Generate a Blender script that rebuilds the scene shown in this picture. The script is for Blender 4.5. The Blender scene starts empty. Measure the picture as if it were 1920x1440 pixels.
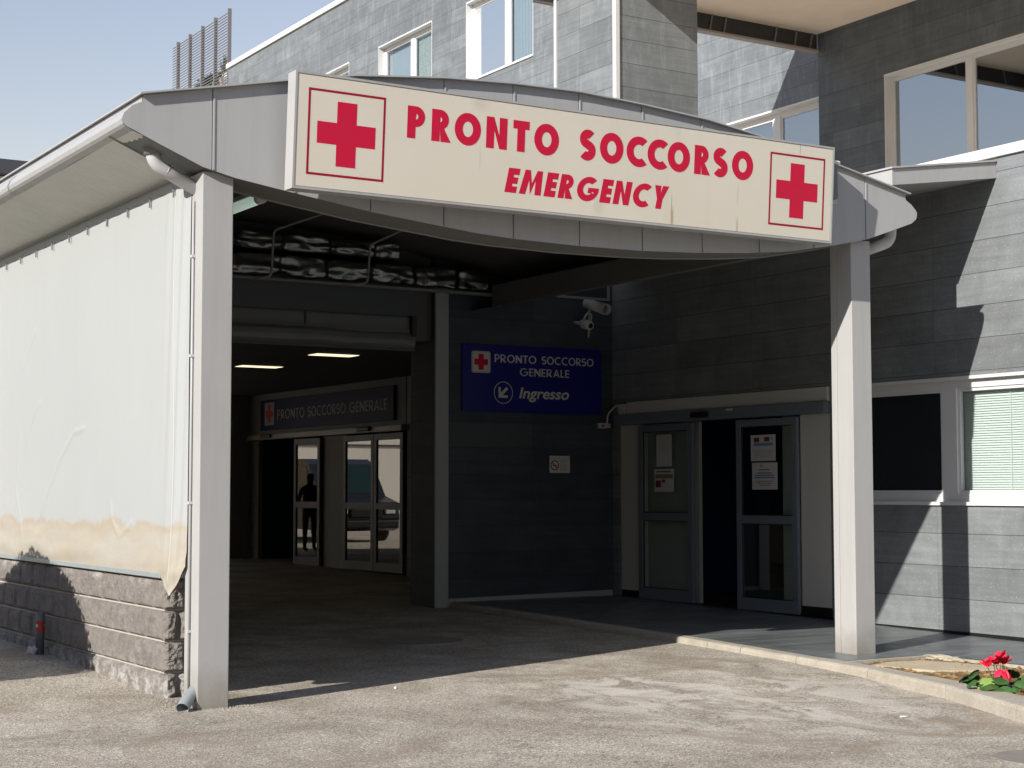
import bpy, bmesh, math, random
from mathutils import Vector, Matrix, noise
random.seed(7)
R = math.radians
SC = bpy.context.scene
COL = SC.collection
ORG = {}

# ------------------------------------------------------------------ helpers
def ipol(tab, x):
    if x <= tab[0][0]: return tab[0][1]
    for (a, b), (c, d) in zip(tab, tab[1:]):
        if x <= c: return b + (d - b) * (x - a) / (c - a) if c > a else d
    return tab[-1][1]

class MB:
    """collects faces for ONE mesh object (world coordinates)"""
    def __init__(s): s.v = []; s.f = []; s.smooth = []
    def add(s, vs, fs, smooth=False):
        n = len(s.v); s.v += [tuple(p) for p in vs]
        for f in fs: s.f.append(tuple(i + n for i in f)); s.smooth.append(smooth)
        return s
    def quad(s, a, b, c, d): return s.add([a, b, c, d], [(0, 1, 2, 3)])
    def box(s, x0, x1, y0, y1, z0, z1):
        v = [(x, y, z) for z in (z0, z1) for y in (y0, y1) for x in (x0, x1)]
        return s.add(v, [(0, 2, 3, 1), (4, 5, 7, 6), (0, 1, 5, 4), (2, 6, 7, 3), (0, 4, 6, 2), (1, 3, 7, 5)])
    def bbox(s, x0, x1, y0, y1, z0, z1, b=.006):
        bm = bmesh.new(); bmesh.ops.create_cube(bm, size=1)
        for v in bm.verts:
            v.co = ((x0 + x1) / 2 + v.co.x * (x1 - x0), (y0 + y1) / 2 + v.co.y * (y1 - y0), (z0 + z1) / 2 + v.co.z * (z1 - z0))
        bmesh.ops.bevel(bm, geom=bm.edges[:], offset=b, segments=2, profile=.5, affect='EDGES')
        bm.verts.index_update()
        s.add([v.co[:] for v in bm.verts], [[v.index for v in f.verts] for f in bm.faces]); bm.free()
        return s
    def prism(s, pts, axis, a, b, smooth=False, caps=True):
        """2D outline extruded along an axis; axis 'x': pts=(y,z), 'y': pts=(x,z), 'z': pts=(x,y)"""
        def P(p, t): return {'x': (t, p[0], p[1]), 'y': (p[0], t, p[1]), 'z': (p[0], p[1], t)}[axis]
        n = len(pts); v = [P(p, a) for p in pts] + [P(p, b) for p in pts]
        s.add(v, [(i, (i + 1) % n, n + (i + 1) % n, n + i) for i in range(n)], smooth)
        if caps: s.add(v, [tuple(range(n))[::-1], tuple(range(n, 2 * n))])
        return s
    def tube(s, path, r, seg=12, caps=True, smooth=True):
        path = [Vector(p) for p in path]; rings = []; rr = r if isinstance(r, (list, tuple)) else [r] * len(path)
        up = None
        for i, p in enumerate(path):
            d = (path[min(i + 1, len(path) - 1)] - path[max(i - 1, 0)]).normalized()
            if up is None:
                up = d.orthogonal().normalized()
            up = (up - d * up.dot(d)).normalized(); sd = d.cross(up)
            rings.append([p + (up * math.cos(t) + sd * math.sin(t)) * rr[i] for t in [2 * math.pi * k / seg for k in range(seg)]])
        v = [q for r_ in rings for q in r_]; n = len(path)
        s.add(v, [(i * seg + k, i * seg + (k + 1) % seg, (i + 1) * seg + (k + 1) % seg, (i + 1) * seg + k) for i in range(n - 1) for k in range(seg)], smooth)
        if caps: s.add(rings[0], [tuple(range(seg))[::-1]]); s.add(rings[-1], [tuple(range(seg))])
        return s
    def disc(s, c, nrm, r, seg=20, r_in=0):
        c = Vector(c); n = Vector(nrm).normalized(); u = n.orthogonal().normalized(); w = n.cross(u)
        o = [c + (u * math.cos(t) + w * math.sin(t)) * r for t in [2 * math.pi * k / seg for k in range(seg)]]
        if not r_in: return s.add(o, [tuple(range(seg))])
        i_ = [c + (p - c) * (r_in / r) for p in o]
        return s.add(o + i_, [(k, (k + 1) % seg, seg + (k + 1) % seg, seg + k) for k in range(seg)])
    def grid(s, fn, nu, nv, smooth=True):
        v = [fn(i / nu, j / nv) for j in range(nv + 1) for i in range(nu + 1)]
        return s.add(v, [(j * (nu + 1) + i, j * (nu + 1) + i + 1, (j + 1) * (nu + 1) + i + 1, (j + 1) * (nu + 1) + i) for j in range(nv) for i in range(nu)], smooth)
    def xf(s, M):
        s.v = [tuple(M @ Vector(p)) for p in s.v]; return s
    def build(s, name, mat, parent=None, label=None, cat=None, group=None, kind=None, org=None, fix=True):
        L = Vector(ORG[parent.name]) if parent else Vector(org or (0, 0, 0))
        me = bpy.data.meshes.new(name)
        me.from_pydata([tuple(Vector(p) - L) for p in s.v], [], s.f)
        me.polygons.foreach_set('use_smooth', s.smooth)
        if fix:
            bm = bmesh.new(); bm.from_mesh(me)
            bmesh.ops.remove_doubles(bm, verts=bm.verts[:], dist=1e-5)
            bmesh.ops.recalc_face_normals(bm, faces=bm.faces[:]); bm.to_mesh(me); bm.free()
        me.update()
        o = bpy.data.objects.new(name, me); COL.objects.link(o)
        if mat: me.materials.append(mat)
        if parent: o.parent = parent
        else: o.location = L
        ORG[o.name] = tuple(L)
        return tag(o, label, cat, group, kind)

def tag(o, label=None, cat=None, group=None, kind=None):
    if label: o['label'] = label
    if cat: o['category'] = cat
    if group: o['group'] = group
    if kind: o['kind'] = kind
    return o
def thing(name, label, cat, loc, group=None):
    o = bpy.data.objects.new(name, None); COL.objects.link(o); o.location = loc; o.empty_display_size = .2
    ORG[o.name] = tuple(loc); return tag(o, label, cat, group)

# ------------------------------------------------------------------ materials
class NT:
    def __init__(s, name):
        s.m = bpy.data.materials.new(name); s.m.use_nodes = True; s.t = s.m.node_tree
        s.b = s.t.nodes['Principled BSDF']; s.out = s.t.nodes['Material Output']; s._p = None
    def n(s, typ, **k):
        o = s.t.nodes.new(typ)
        for a, b in k.items():
            if a in ('op',): o.operation = b
            elif hasattr(o, a): setattr(o, a, b)
        return o
    def l(s, a, b): s.t.links.new(a, b)
    def put(s, sock, v):
        if hasattr(v, 'is_output') or isinstance(v, bpy.types.NodeSocket): s.l(v, sock)
        else: sock.default_value = v
    def pos(s):
        if not s._p: s._p = s.n('ShaderNodeNewGeometry').outputs['Position']
        return s._p
    def math(s, op, a, b=0.0, c=0.0, clamp=False):
        o = s.n('ShaderNodeMath'); o.operation = op; o.use_clamp = clamp
        s.put(o.inputs[0], a); s.put(o.inputs[1], b); s.put(o.inputs[2], c); return o.outputs[0]
    def mapped(s, scale=(1, 1, 1), v=None):
        o = s.n('ShaderNodeMapping'); s.l(v or s.pos(), o.inputs['Vector']); o.inputs['Scale'].default_value = scale; return o.outputs[0]
    def noise(s, scale, detail=3, rough=.55, vec=None, dist=0.0):
        o = s.n('ShaderNodeTexNoise'); s.l(vec or s.pos(), o.inputs['Vector'])
        o.inputs['Scale'].default_value = scale; o.inputs['Detail'].default_value = detail
        o.inputs['Roughness'].default_value = rough; o.inputs['Distortion'].default_value = dist
        return o.outputs['Fac']
    def ramp(s, fac, stops):
        o = s.n('ShaderNodeValToRGB'); s.l(fac, o.inputs[0]); e = o.color_ramp.elements
        while len(e) < len(stops): e.new(.5)
        for k, (p, c) in zip(e, stops):
            k.position = p; k.color = (c, c, c, 1) if isinstance(c, (int, float)) else (*c, 1)
        return o.outputs[0]
    def mix(s, fac, a, b, mode='MIX'):
        o = s.n('ShaderNodeMix'); o.data_type = 'RGBA'; o.blend_type = mode; o.clamp_factor = True
        def c(v): return v if isinstance(v, bpy.types.NodeSocket) else ((v, v, v, 1) if isinstance(v, (int, float)) else (*v, 1))
        s.put(o.inputs[0], fac); s.put(o.inputs[6], c(a)); s.put(o.inputs[7], c(b)); return o.outputs[2]
    def bump(s, h, strength=.3, dist=.01, prev=None):
        o = s.n('ShaderNodeBump'); o.inputs['Strength'].default_value = strength; o.inputs['Distance'].default_value = dist
        s.l(h, o.inputs['Height']); s.l(o.outputs[0], s.b.inputs['Normal'])
        if prev: s.l(prev, o.inputs['Normal'])
        return o.outputs[0]
    def fin(s, col=None, rough=.6, metal=0.0, spec=None):
        if col is not None: s.put(s.b.inputs['Base Color'], col if isinstance(col, bpy.types.NodeSocket) else (*col, 1))
        s.put(s.b.inputs['Roughness'], rough); s.b.inputs['Metallic'].default_value = metal
        if spec is not None: s.b.inputs['Specular IOR Level'].default_value = spec
        return s.m

def paint(name, c, rough=.45, var=.08, scale=3.0, metal=0.0, spec=.4, bump=0.0, bscale=60, streak=0.0, foot=0.0):
    t = NT(name)
    f = t.noise(scale, 5, .6)
    col = t.mix(f, tuple(x * (1 - var) for x in c), tuple(min(1, x * (1 + var)) for x in c))
    if streak:
        st = t.ramp(t.noise(1, 4, .6, t.mapped((9, 9, .7))), [(.45, 0), (.75, 1)])
        col = t.mix(t.math('MULTIPLY', st, streak), col, tuple(x * .55 for x in c))
    if bump: t.bump(t.noise(bscale, 3), bump, .004)
    if foot:
        sz = t.n('ShaderNodeSeparateXYZ'); t.l(t.pos(), sz.inputs[0])
        g_ = t.ramp(t.math('ADD', sz.outputs[2], t.math('MULTIPLY', t.noise(6, 5, .7), .35)), [(.16, 1), (.52, 0)])
        col = t.mix(t.math('MULTIPLY', g_, foot), col, (.20, .17, .13))
        chips = t.ramp(t.noise(26, 4, .7), [(.735, 0), (.76, 1)])
        col = t.mix(t.math('MULTIPLY', chips, .5), col, (.16, .12, .09))
    rg = t.math('MULTIPLY_ADD', t.noise(scale * 2.3, 4), .25, rough - .12)
    return t.fin(col, rg, metal, spec)

def cladding(name, axis, bw, zoff=.095, row=.346, u0=0.0, offset=.0, c=(.25, .262, .262), streak=.5, speck=0.0):
    """large grey stone slabs with thin open joints"""
    t = NT(name)
    sp = t.n('ShaderNodeSeparateXYZ'); t.l(t.pos(), sp.inputs[0])
    cb = t.n('ShaderNodeCombineXYZ')
    t.l(t.math('ADD', sp.outputs['XY'.index(axis)], u0 + 40 * bw), cb.inputs[0]); t.l(t.math('ADD', sp.outputs[2], 40 * row - zoff), cb.inputs[1])
    br = t.n('ShaderNodeTexBrick'); t.l(cb.outputs[0], br.inputs['Vector'])
    br.offset = offset; br.inputs['Scale'].default_value = 1; br.inputs['Mortar Size'].default_value = .0028
    br.inputs['Mortar Smooth'].default_value = .1; br.inputs['Brick Width'].default_value = bw; br.inputs['Row Height'].default_value = row
    br.inputs['Color1'].default_value = (.86, .86, .86, 1); br.inputs['Color2'].default_value = (1.12, 1.12, 1.12, 1); br.inputs['Mortar'].default_value = (.9, .9, .9, 1)
    base = t.mix(t.ramp(t.noise(1.6, 6, .65, None, .6), [(.3, 0), (.7, 1)]), tuple(x * .82 for x in c), tuple(x * 1.18 for x in c))
    st = t.ramp(t.noise(1, 7, .7, t.mapped((7, 7, 1.1)), .9), [(.52, 0), (.74, 1)])
    base = t.mix(t.math('MULTIPLY', st, streak), base, tuple(min(1, x * 1.75) for x in c))
    cl = t.ramp(t.noise(3.1, 6, .7, None, 1.5), [(.56, 0), (.78, 1)])
    base = t.mix(t.math('MULTIPLY', cl, streak * .6), base, tuple(min(1, x * 1.9) for x in c))
    base = t.mix(1.0, base, br.outputs['Color'], 'MULTIPLY')
    fine = t.noise(140, 2, .6)
    base = t.mix(1.0, base, t.ramp(fine, [(.25, .82), (.75, 1.16)]), 'MULTIPLY')
    if speck:
        base = t.mix(t.math('MULTIPLY', t.ramp(t.noise(95, 1, .5), [(.70, 0), (.76, 1)]), speck), base, (.75, .76, .75))
    vv = t.math('FRACT', t.math('DIVIDE', t.math('ADD', sp.outputs[2], 40 * row - zoff), row))
    hl = t.math('GREATER_THAN', t.math('ABSOLUTE', t.math('SUBTRACT', vv, .5)), .5 - .0034 / row)
    jt = t.math('MAXIMUM', hl, t.math('MULTIPLY', br.outputs['Fac'], t.math('MULTIPLY_ADD', t.noise(.8, 2), 1.1, -.15, clamp=True)))
    gr_ = t.noise(1, 5, .65, t.mapped((.9, .9, 16)), .3)
    base = t.mix(1.0, base, t.ramp(gr_, [(.3, .86), (.7, 1.13)]), 'MULTIPLY')
    base = t.mix(t.math('MULTIPLY', jt, .82), base, (.035, .037, .040))
    h = t.math('SUBTRACT', t.math('MULTIPLY', fine, .12), jt)
    t.bump(h, .5, .006)
    return t.fin(base, .55, 0, .35)

def glass(name, tint=(.85, .92, .9), refl=.12, rough=.01, col=(1, 1, 1), fres=1.0):
    t = NT(name); t.t.nodes.remove(t.b)
    tr = t.n('ShaderNodeBsdfTransparent'); tr.inputs[0].default_value = (*tint, 1)
    gl = t.n('ShaderNodeBsdfGlossy'); gl.inputs['Roughness'].default_value = rough; gl.inputs['Color'].default_value = (*col, 1)
    fr = t.n('ShaderNodeFresnel'); fr.inputs[0].default_value = 1.5
    fac = t.math('ADD', t.math('MULTIPLY', fr.outputs[0], fres), refl, clamp=True)
    mx = t.n('ShaderNodeMixShader'); t.l(fac, mx.inputs[0]); t.l(tr.outputs[0], mx.inputs[1]); t.l(gl.outputs[0], mx.inputs[2])
    t.l(mx.outputs[0], t.out.inputs[0]); return t.m

def emit(name, c, s):
    t = NT(name); t.b.inputs['Emission Color'].default_value = (*c, 1); t.b.inputs['Emission Strength'].default_value = s
    return t.fin(c, .5)

M = {}
M['canopy_metal'] = paint('grey painted aluminium', (.395, .40, .402), .42, .06, 1.4, .0, .45, streak=.20)
M['post_metal'] = paint('warm white painted steel', (.40, .40, .395), .45, .05, 2.5, 0, .4, streak=.16, foot=.7)
M['soffit'] = paint('dull grey sheet', (.64, .64, .60), .55, .10, 2.2, streak=.12)
M['galv'] = paint('galvanised steel', (.36, .40, .41), .45, .18, 9, .35, .5)
M['dark_metal'] = paint('dark weathered metal', (.045, .045, .045), .6, .3, 6)
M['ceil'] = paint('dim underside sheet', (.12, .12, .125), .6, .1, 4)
M['pipe'] = paint('grey plastic pipe', (.50, .50, .51), .35, .05, 5, 0, .5)
M['white_frame'] = paint('white window frame', (.66, .665, .66), .4, .04, 3)
M['trim'] = paint('pale metal trim', (.62, .62, .61), .45, .05, 4)
M['grey_trim'] = paint('dull metal trim', (.17, .185, .19), .5, .10, 3)
M['cream'] = paint('cream render', (.58, .57, .53), .7, .04, 5)
M['door_frame'] = paint('blue grey door frame', (.17, .20, .23), .4, .05, 4)
M['navy'] = paint('navy interior wall', (.012, .045, .13), .6, .1, 2)
M['brown'] = paint('brown dado', (.06, .04, .02), .5, .2, 6)
M['black'] = paint('black plastic', (.012, .012, .012), .45, .1, 8)
M['white'] = paint('white plastic', (.62, .62, .60), .4, .04, 8)
M['red'] = paint('red vinyl', (.56, .008, .045), .55, .03, 6, 0, .3)
M['red2'] = paint('darker red vinyl', (.33, .006, .03), .5, .03, 6, 0, .3)
M['blue'] = paint('deep blue sign face', (.006, .010, .20), .35, .04, 4, 0, .4)
M['letter_white'] = paint('white vinyl', (.62, .62, .60), .5, .03, 8)
M['paper'] = paint('white paper', (.62, .62, .60), .7, .03, 9)
M['ink'] = paint('grey print', (.16, .16, .18), .7, .1, 30)
M['ink_blue'] = paint('blue print', (.08, .13, .38), .7, .1, 30)
M['ink_sky'] = paint('light blue print', (.12, .33, .48), .7, .1, 30)
M['ink_red'] = paint('dark red print', (.22, .04, .03), .7, .2, 30)
M['ink_tan'] = paint('tan print', (.28, .20, .12), .7, .2, 30)
M['terrace'] = paint('terrace tiles', (.70, .62, .52), .7, .08, 2)
M['concrete'] = paint('warm board concrete', (.84, .73, .60), .8, .16, 1.3, bump=.2, bscale=18)
M['far_wall'] = paint('cream far wall', (.80, .76, .68), .8, .06, .4, streak=.15)
M['far_roof'] = paint('dark roof edge', (.06, .062, .075), .6, .1, 1)
M['louver'] = paint('grey louvre steel', (.17, .165, .175), .5, .08, 2)
M['blind_mint'] = paint('pale mint blind', (.60, .655, .63), .5, .02, 3)
M['blind_dark'] = paint('blue grey curtain', (.27, .32, .36), .6, .04, 3)
M['blind_navy'] = paint('shaded blind', (.055, .068, .080), .5, .05, 3)  # blind of the shaded pane, its shade put into the dark colour
M['glass_clear'] = glass('clear window glass', (.91, .945, .94), .02, fres=.6)
M['glass_upper'] = glass('tinted window glass', (.84, .90, .92), .10)
M['glass_sky'] = glass('mirror tinted glass', (.35, .38, .38), .42, .01, (.85, .92, 1))
M['glass_door'] = glass('door glass', (.82, .88, .86), .012, fres=.3)
M['glass_mirror'] = glass('reflective door glass', (.3, .32, .32), .27, .004, (1, .97, .9), .5)
M['lamp'] = emit('warm ceiling panel', (1, .86, .58), 1.1)
M['tube_lamp'] = emit('frosted lamp tube', (.62, .78, .68), .30)
M['soil'] = None

# sign face: warm ivory acrylic with faint dirt runs
t = NT('ivory sign face')
f = t.noise(.9, 4); c0 = t.mix(f, (.64, .60, .50), (.72, .68, .58))
st = t.ramp(t.noise(1, 6, .65, t.mapped((4.5, 4.5, .35)), .4), [(.60, 0), (.80, 1)])
c0 = t.mix(t.math('MULTIPLY', st, .28), c0, (.54, .49, .40))
rs = t.ramp(t.noise(1, 3, .6, t.mapped((14, 14, .6))), [(.72, 0), (.80, 1)])
c0 = t.mix(t.math('MULTIPLY', rs, .35), c0, (.40, .30, .20))
sp = t.n('ShaderNodeSeparateXYZ'); t.l(t.pos(), sp.inputs[0])
for X_, z_, wd_, k_, col_ in ((8.555, 4.06, .006, .75, (.33, .29, .22)), (8.565, 3.95, .020, .8, (.40, .27, .15)), (9.283, 4.22, .007, .6, (.38, .33, .25)), (9.285, 3.92, .018, .6, (.45, .32, .2)), (6.62, 4.72, .10, .35, (.45, .42, .36)), (6.63, 4.25, .012, .35, (.5, .46, .38)), (7.8, 3.98, .08, .3, (.5, .44, .35)), (9.99, 4.72, .007, .7, (.3, .28, .22)), (8.60, 4.7, .05, .25, (.5, .48, .42))):
    dd = t.math('DIVIDE', t.math('ABSOLUTE', t.math('ADD', t.math('SUBTRACT', sp.outputs[0], X_), t.math('MULTIPLY', t.math('SUBTRACT', t.noise(9, 3), .5), wd_ * .8))), wd_)
    dz_ = t.math('DIVIDE', t.math('ABSOLUTE', t.math('SUBTRACT', sp.outputs[2], z_)), .11)
    m_ = t.math('MULTIPLY', t.ramp(dd, [(.3, 1), (1, 0)]), t.ramp(dz_, [(.35, 1), (1, 0)]))
    c0 = t.mix(t.math('MULTIPLY', m_, k_), c0, col_)
M['ivory'] = t.fin(c0, .45, 0, .35)

# tarpaulin: dirty white PVC, tan staining low down, crease lines
t = NT('stained white tarpaulin')
sp = t.n('ShaderNodeSeparateXYZ'); t.l(t.pos(), sp.inputs[0])
c0 = t.mix(t.noise(.8, 4), (.365, .385, .385), (.395, .412, .412))
vs = t.ramp(t.noise(1, 5, .6, t.mapped((3, 3, .12))), [(.52, 0), (.8, 1)])
c0 = t.mix(t.math('MULTIPLY', vs, .12), c0, (.31, .31, .295))
zz = t.math('ADD', sp.outputs[2], t.math('MULTIPLY', t.math('SUBTRACT', t.noise(2.2, 4, .6), .5), .30))
low = t.ramp(t.math('SUBTRACT', 2.0, zz), [(.655, 0), (.70, 1)])
tan_ = t.mix(t.ramp(t.noise(2.6, 6, .65, t.mapped((1, .8, 3)), .8), [(.35, 0), (.68, 1)]), (.375, .315, .225), (.40, .37, .315))
c0 = t.mix(t.math('MULTIPLY', low, t.math('MULTIPLY_ADD', t.noise(1.3, 5, .7, t.mapped((1, 1, 2.5)), .6), 1.1, .22, clamp=True)), c0, tan_)
edge = t.ramp(t.math('ABSOLUTE', t.math('SUBTRACT', zz, 1.315)), [(.0, 1), (.05, 0)])
c0 = t.mix(t.math('MULTIPLY', edge, t.math('MULTIPLY', t.noise(3, 3), .6)), c0, (.36, .26, .14))
t.bump(t.noise(2.2, 3, .5, t.mapped((1, 1, .5))), .35, .03)
M['tarp'] = t.fin(c0, .5, 0, .35)

# rolled blind: grey green
M['roll'] = paint('grey pvc roll', (.17, .18, .18), .45, .12, 3, bump=.5, bscale=7)
M['lintel'] = paint('grey green lintel', (.085, .10, .108), .5, .10, 2)
# foil
t = NT('crumpled aluminium foil')
t.bump(t.noise(1.9, 2.5, .5, t.mapped((.8, 1, 1.3)), .6), .38, .30)
M['foil'] = t.fin(t.mix(t.noise(4, 3), (.13, .14, .14), (.25, .26, .255)), .32, 1.0)

# split-face block
t = NT('split face concrete block')
sp = t.n('ShaderNodeSeparateXYZ'); t.l(t.pos(), sp.inputs[0])
c0 = t.mix(t.ramp(t.noise(11, 6, .7), [(.3, 0), (.7, 1)]), (.15, .135, .126), (.29, .265, .245))
c0 = t.mix(t.ramp(t.noise(.9, 3), [(.4, 0), (.65, 1)]), c0, t.mix(.5, c0, (.26, .24, .21)))
zn = t.math('SUBTRACT', 1.0, t.math('ADD', sp.outputs[2], t.math('MULTIPLY', t.noise(5, 5, .7), .35)))
wh = t.math('MULTIPLY', t.ramp(zn, [(.56, 0), (.72, 1)]), t.ramp(t.noise(7, 6, .75), [(.44, 0), (.62, 1)]))
c0 = t.mix(t.math('MULTIPLY', wh, .8), c0, (.55, .54, .52))
w2 = t.math('MULTIPLY', t.ramp(sp.outputs[2], [(.80, 0), (.88, 1)]), t.ramp(t.noise(3.5, 6, .75), [(.50, 0), (.66, 1)]))
c0 = t.mix(t.math('MULTIPLY', w2, .7), c0, (.5, .49, .46))
t.bump(t.noise(38, 6, .75), .9, .02)
M['block'] = t.fin(c0, .92, 0, .15)
M['mortar'] = paint('pale mortar', (.44, .41, .36), .9, .12, 12)

# asphalt: worn, sandy, with pale residue patches
t = NT('worn sandy asphalt')
v = t.mapped((1, 1, 0))
c0 = t.mix(t.ramp(t.noise(1.1, 5, .6, v, .5), [(.36, 0), (.64, 1)]), (.300, .262, .212), (.455, .415, .350))
ag = t.n('ShaderNodeTexVoronoi'); t.l(v, ag.inputs['Vector']); ag.inputs['Scale'].default_value = 85
c0 = t.mix(1.0, c0, t.ramp(ag.outputs['Color'], [(.0, .52), (.55, 1.0), (1, 1.65)]), 'MULTIPLY')
c0 = t.mix(1.0, c0, t.ramp(t.noise(33, 3, .7, v), [(.25, .70), (.75, 1.30)]), 'MULTIPLY')
# pale residue where water ran off the canopy
sp = t.n('ShaderNodeSeparateXYZ'); t.l(t.pos(), sp.inputs[0])
dx = t.math('DIVIDE', t.math('SUBTRACT', sp.outputs[0], 8.3), 2.3); dy = t.math('DIVIDE', t.math('SUBTRACT', sp.outputs[1], 10.6), 3.2)
rad = t.math('SQRT', t.math('ADD', t.math('MULTIPLY', dx, dx), t.math('MULTIPLY', dy, dy)))
zone = t.ramp(rad, [(.25, 1), (1.0, .0)])
pat = t.ramp(t.noise(1.5, 9, .74, t.mapped((1.25, .8, 0)), .9), [(.47, 0), (.545, 1)])
pm = t.math('MULTIPLY', t.math('MULTIPLY', pat, zone), .85)
c0 = t.mix(pm, c0, (.64, .60, .53))
p2 = t.math('MULTIPLY', t.ramp(t.noise(2.6, 8, .75, v, 1.2), [(.60, 0), (.66, 1)]), .38)
c0 = t.mix(p2, c0, (.64, .60, .53))
dk = t.ramp(t.noise(.8, 7, .72, v, 1.0), [(.52, 0), (.62, 1)])
c0 = t.mix(t.math('MULTIPLY', dk, .55), c0, (.28, .22, .165))
oil = t.ramp(t.noise(.9, 3, .5, t.mapped((1, 1, 0)), .3), [(.66, 0), (.73, 1)])
c0 = t.mix(t.math('MULTIPLY', oil, .35), c0, (.15, .13, .115))
spk = t.ramp(t.noise(17, 2, .5, v), [(.70, 0), (.74, 1)]); c0 = t.mix(t.math('MULTIPLY', spk, .35), c0, (.13, .11, .09))
vc = t.n('ShaderNodeTexVoronoi'); vc.feature = 'DISTANCE_TO_EDGE'; vc.inputs['Scale'].default_value = .33
vd = t.n('ShaderNodeVectorMath'); vd.operation = 'ADD'; t.l(v, vd.inputs[0]); nz = t.n('ShaderNodeTexNoise'); nz.inputs['Scale'].default_value = 2.5; nz.inputs['Detail'].default_value = 5; t.l(v, nz.inputs['Vector']); t.l(nz.outputs['Color'], vd.inputs[1]); t.l(vd.outputs[0], vc.inputs['Vector'])
crk = t.math('MULTIPLY', t.ramp(vc.outputs['Distance'], [(.0, 1), (.0045, 0)]), t.ramp(t.noise(.5, 2), [(.48, 0), (.56, 1)]))
c0 = t.mix(t.math('MULTIPLY', crk, .55), c0, (.10, .085, .07))
hh = t.math('ADD', t.math('MULTIPLY', ag.outputs['Distance'], .6), t.noise(60, 4, .7, v))
t.bump(hh, .55, .012)
M['asphalt'] = t.fin(c0, .85, 0, .22)

# slate paving
t = NT('dark slate paving')
br = t.n('ShaderNodeTexBrick'); t.l(t.mapped((1, 1, 0)), br.inputs['Vector']); br.offset = .5
for k, q in (('Scale', 1), ('Mortar Size', .004), ('Brick Width', .9), ('Row Height', .42), ('Mortar Smooth', .1)): br.inputs[k].default_value = q
br.inputs['Color1'].default_value = (.85, .85, .85, 1); br.inputs['Color2'].default_value = (1.1, 1.1, 1.1, 1); br.inputs['Mortar'].default_value = (.6, .6, .6, 1)
c0 = t.mix(t.ramp(t.noise(2.2, 6, .7, t.mapped((.35, 2.5, 1)), .8), [(.35, 0), (.7, 1)]), (.105, .118, .122), (.20, .215, .215))
c0 = t.mix(1.0, c0, br.outputs['Color'], 'MULTIPLY')
t.bump(t.math('SUBTRACT', t.noise(9, 6, .7, t.mapped((.4, 3, 1))), t.math('MULTIPLY', br.outputs['Fac'], .6)), .35, .008)
M['slate'] = t.fin(c0, t.ramp(t.noise(3, 4), [(.3, .28), (.7, .5)]), 0, .5)

t = NT('pale kerb stone')
c0 = t.mix(t.ramp(t.noise(3.0, 6, .7), [(.3, 0), (.72, 1)]), (.33, .295, .24), (.47, .435, .37))
c0 = t.mix(1.0, c0, t.ramp(t.noise(70, 3, .7), [(.25, .75), (.75, 1.2)]), 'MULTIPLY')
t.bump(t.noise(45, 5, .7), .4, .008)
M['kerb'] = t.fin(c0, .85, 0, .2)
t = NT('bark and dry soil')
c0 = t.mix(t.ramp(t.noise(16, 6, .75, None, .6), [(.34, 0), (.68, 1)]), (.13, .075, .035), (.38, .25, .12))
c0 = t.mix(t.ramp(t.noise(2, 4), [(.5, 0), (.7, 1)]), c0, (.33, .28, .17))
t.bump(t.noise(30, 6, .75), 1.0, .03)
M['soil'] = t.fin(c0, .95, 0, .1)

def leafmat(name, a, b, rough=.4):
    t = NT(name); oi = t.n('ShaderNodeNewGeometry')
    c = t.mix(oi.outputs['Random Per Island'], a, b)
    c = t.mix(t.math('MULTIPLY', t.noise(40, 4), .4), c, tuple(x * 1.6 for x in b))
    t.b.inputs['Transmission Weight'].default_value = 0
    return t.fin(c, rough, 0, .5)
M['leaf'] = leafmat('waxy green leaf', (.022, .075, .018), (.060, .14, .035), .32)
M['leaf_light'] = leafmat('yellow green leaf', (.14, .22, .05), (.22, .30, .08), .4)
M['shrub'] = leafmat('dark shrub leaf', (.03, .06, .02), (.07, .11, .035), .5)
M['petal'] = leafmat('crimson petal', (.62, .006, .035), (.80, .02, .07), .5)
M['stem'] = paint('stem', (.12, .09, .05), .7)
M['bark'] = paint('bark', (.10, .075, .05), .9, .3, 12)

# ------------------------------------------------------------------ ground
def gz(x, y):
    d = .0105 * (y - 11.65)
    if y < 8: d = .0105 * (8 - 11.65)
    if y > 40: d = .0105 * (40 - 11.65)
    if x < 4.9: d += .05 * max(0, min(1, (y - 12.6) / 2)) * max(0, min(1, (4.9 - x) / .5)) * max(0, 1 - max(0, y - 18) / 6)
    if x > 7 and y < 12: d -= .03 * min(1, (12 - y) / 2) * min(1, (x - 7) / 1.5)
    d += .006 * noise.noise(Vector((x * .6, y * .6, 0)))
    return d
def pz(y): return .055 + (.0125 if y > 11.65 else .002) * (max(y, 6) - 11.65)       # paved platform, rising gently to the doors

mb = MB()
xs = [-400, -120, -40, -15, -6] + [-4 + .4 * i for i in range(53)] + [20, 26, 40, 120, 400]
ys = [-400, -120, -40, -15, -4] + [0 + .5 * i for i in range(81)] + [44, 52, 70, 120, 400]
vv = [(x, y, gz(x, y) if -5 < x < 18 and -3 < y < 41 else gz(10, y)) for y in ys for x in xs]
n = len(xs)
mb.add(vv, [(j * n + i, j * n + i + 1, (j + 1) * n + i + 1, (j + 1) * n + i) for j in range(len(ys) - 1) for i in range(n - 1)], True)
mb.build('ground', M['asphalt'], kind='structure')

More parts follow.
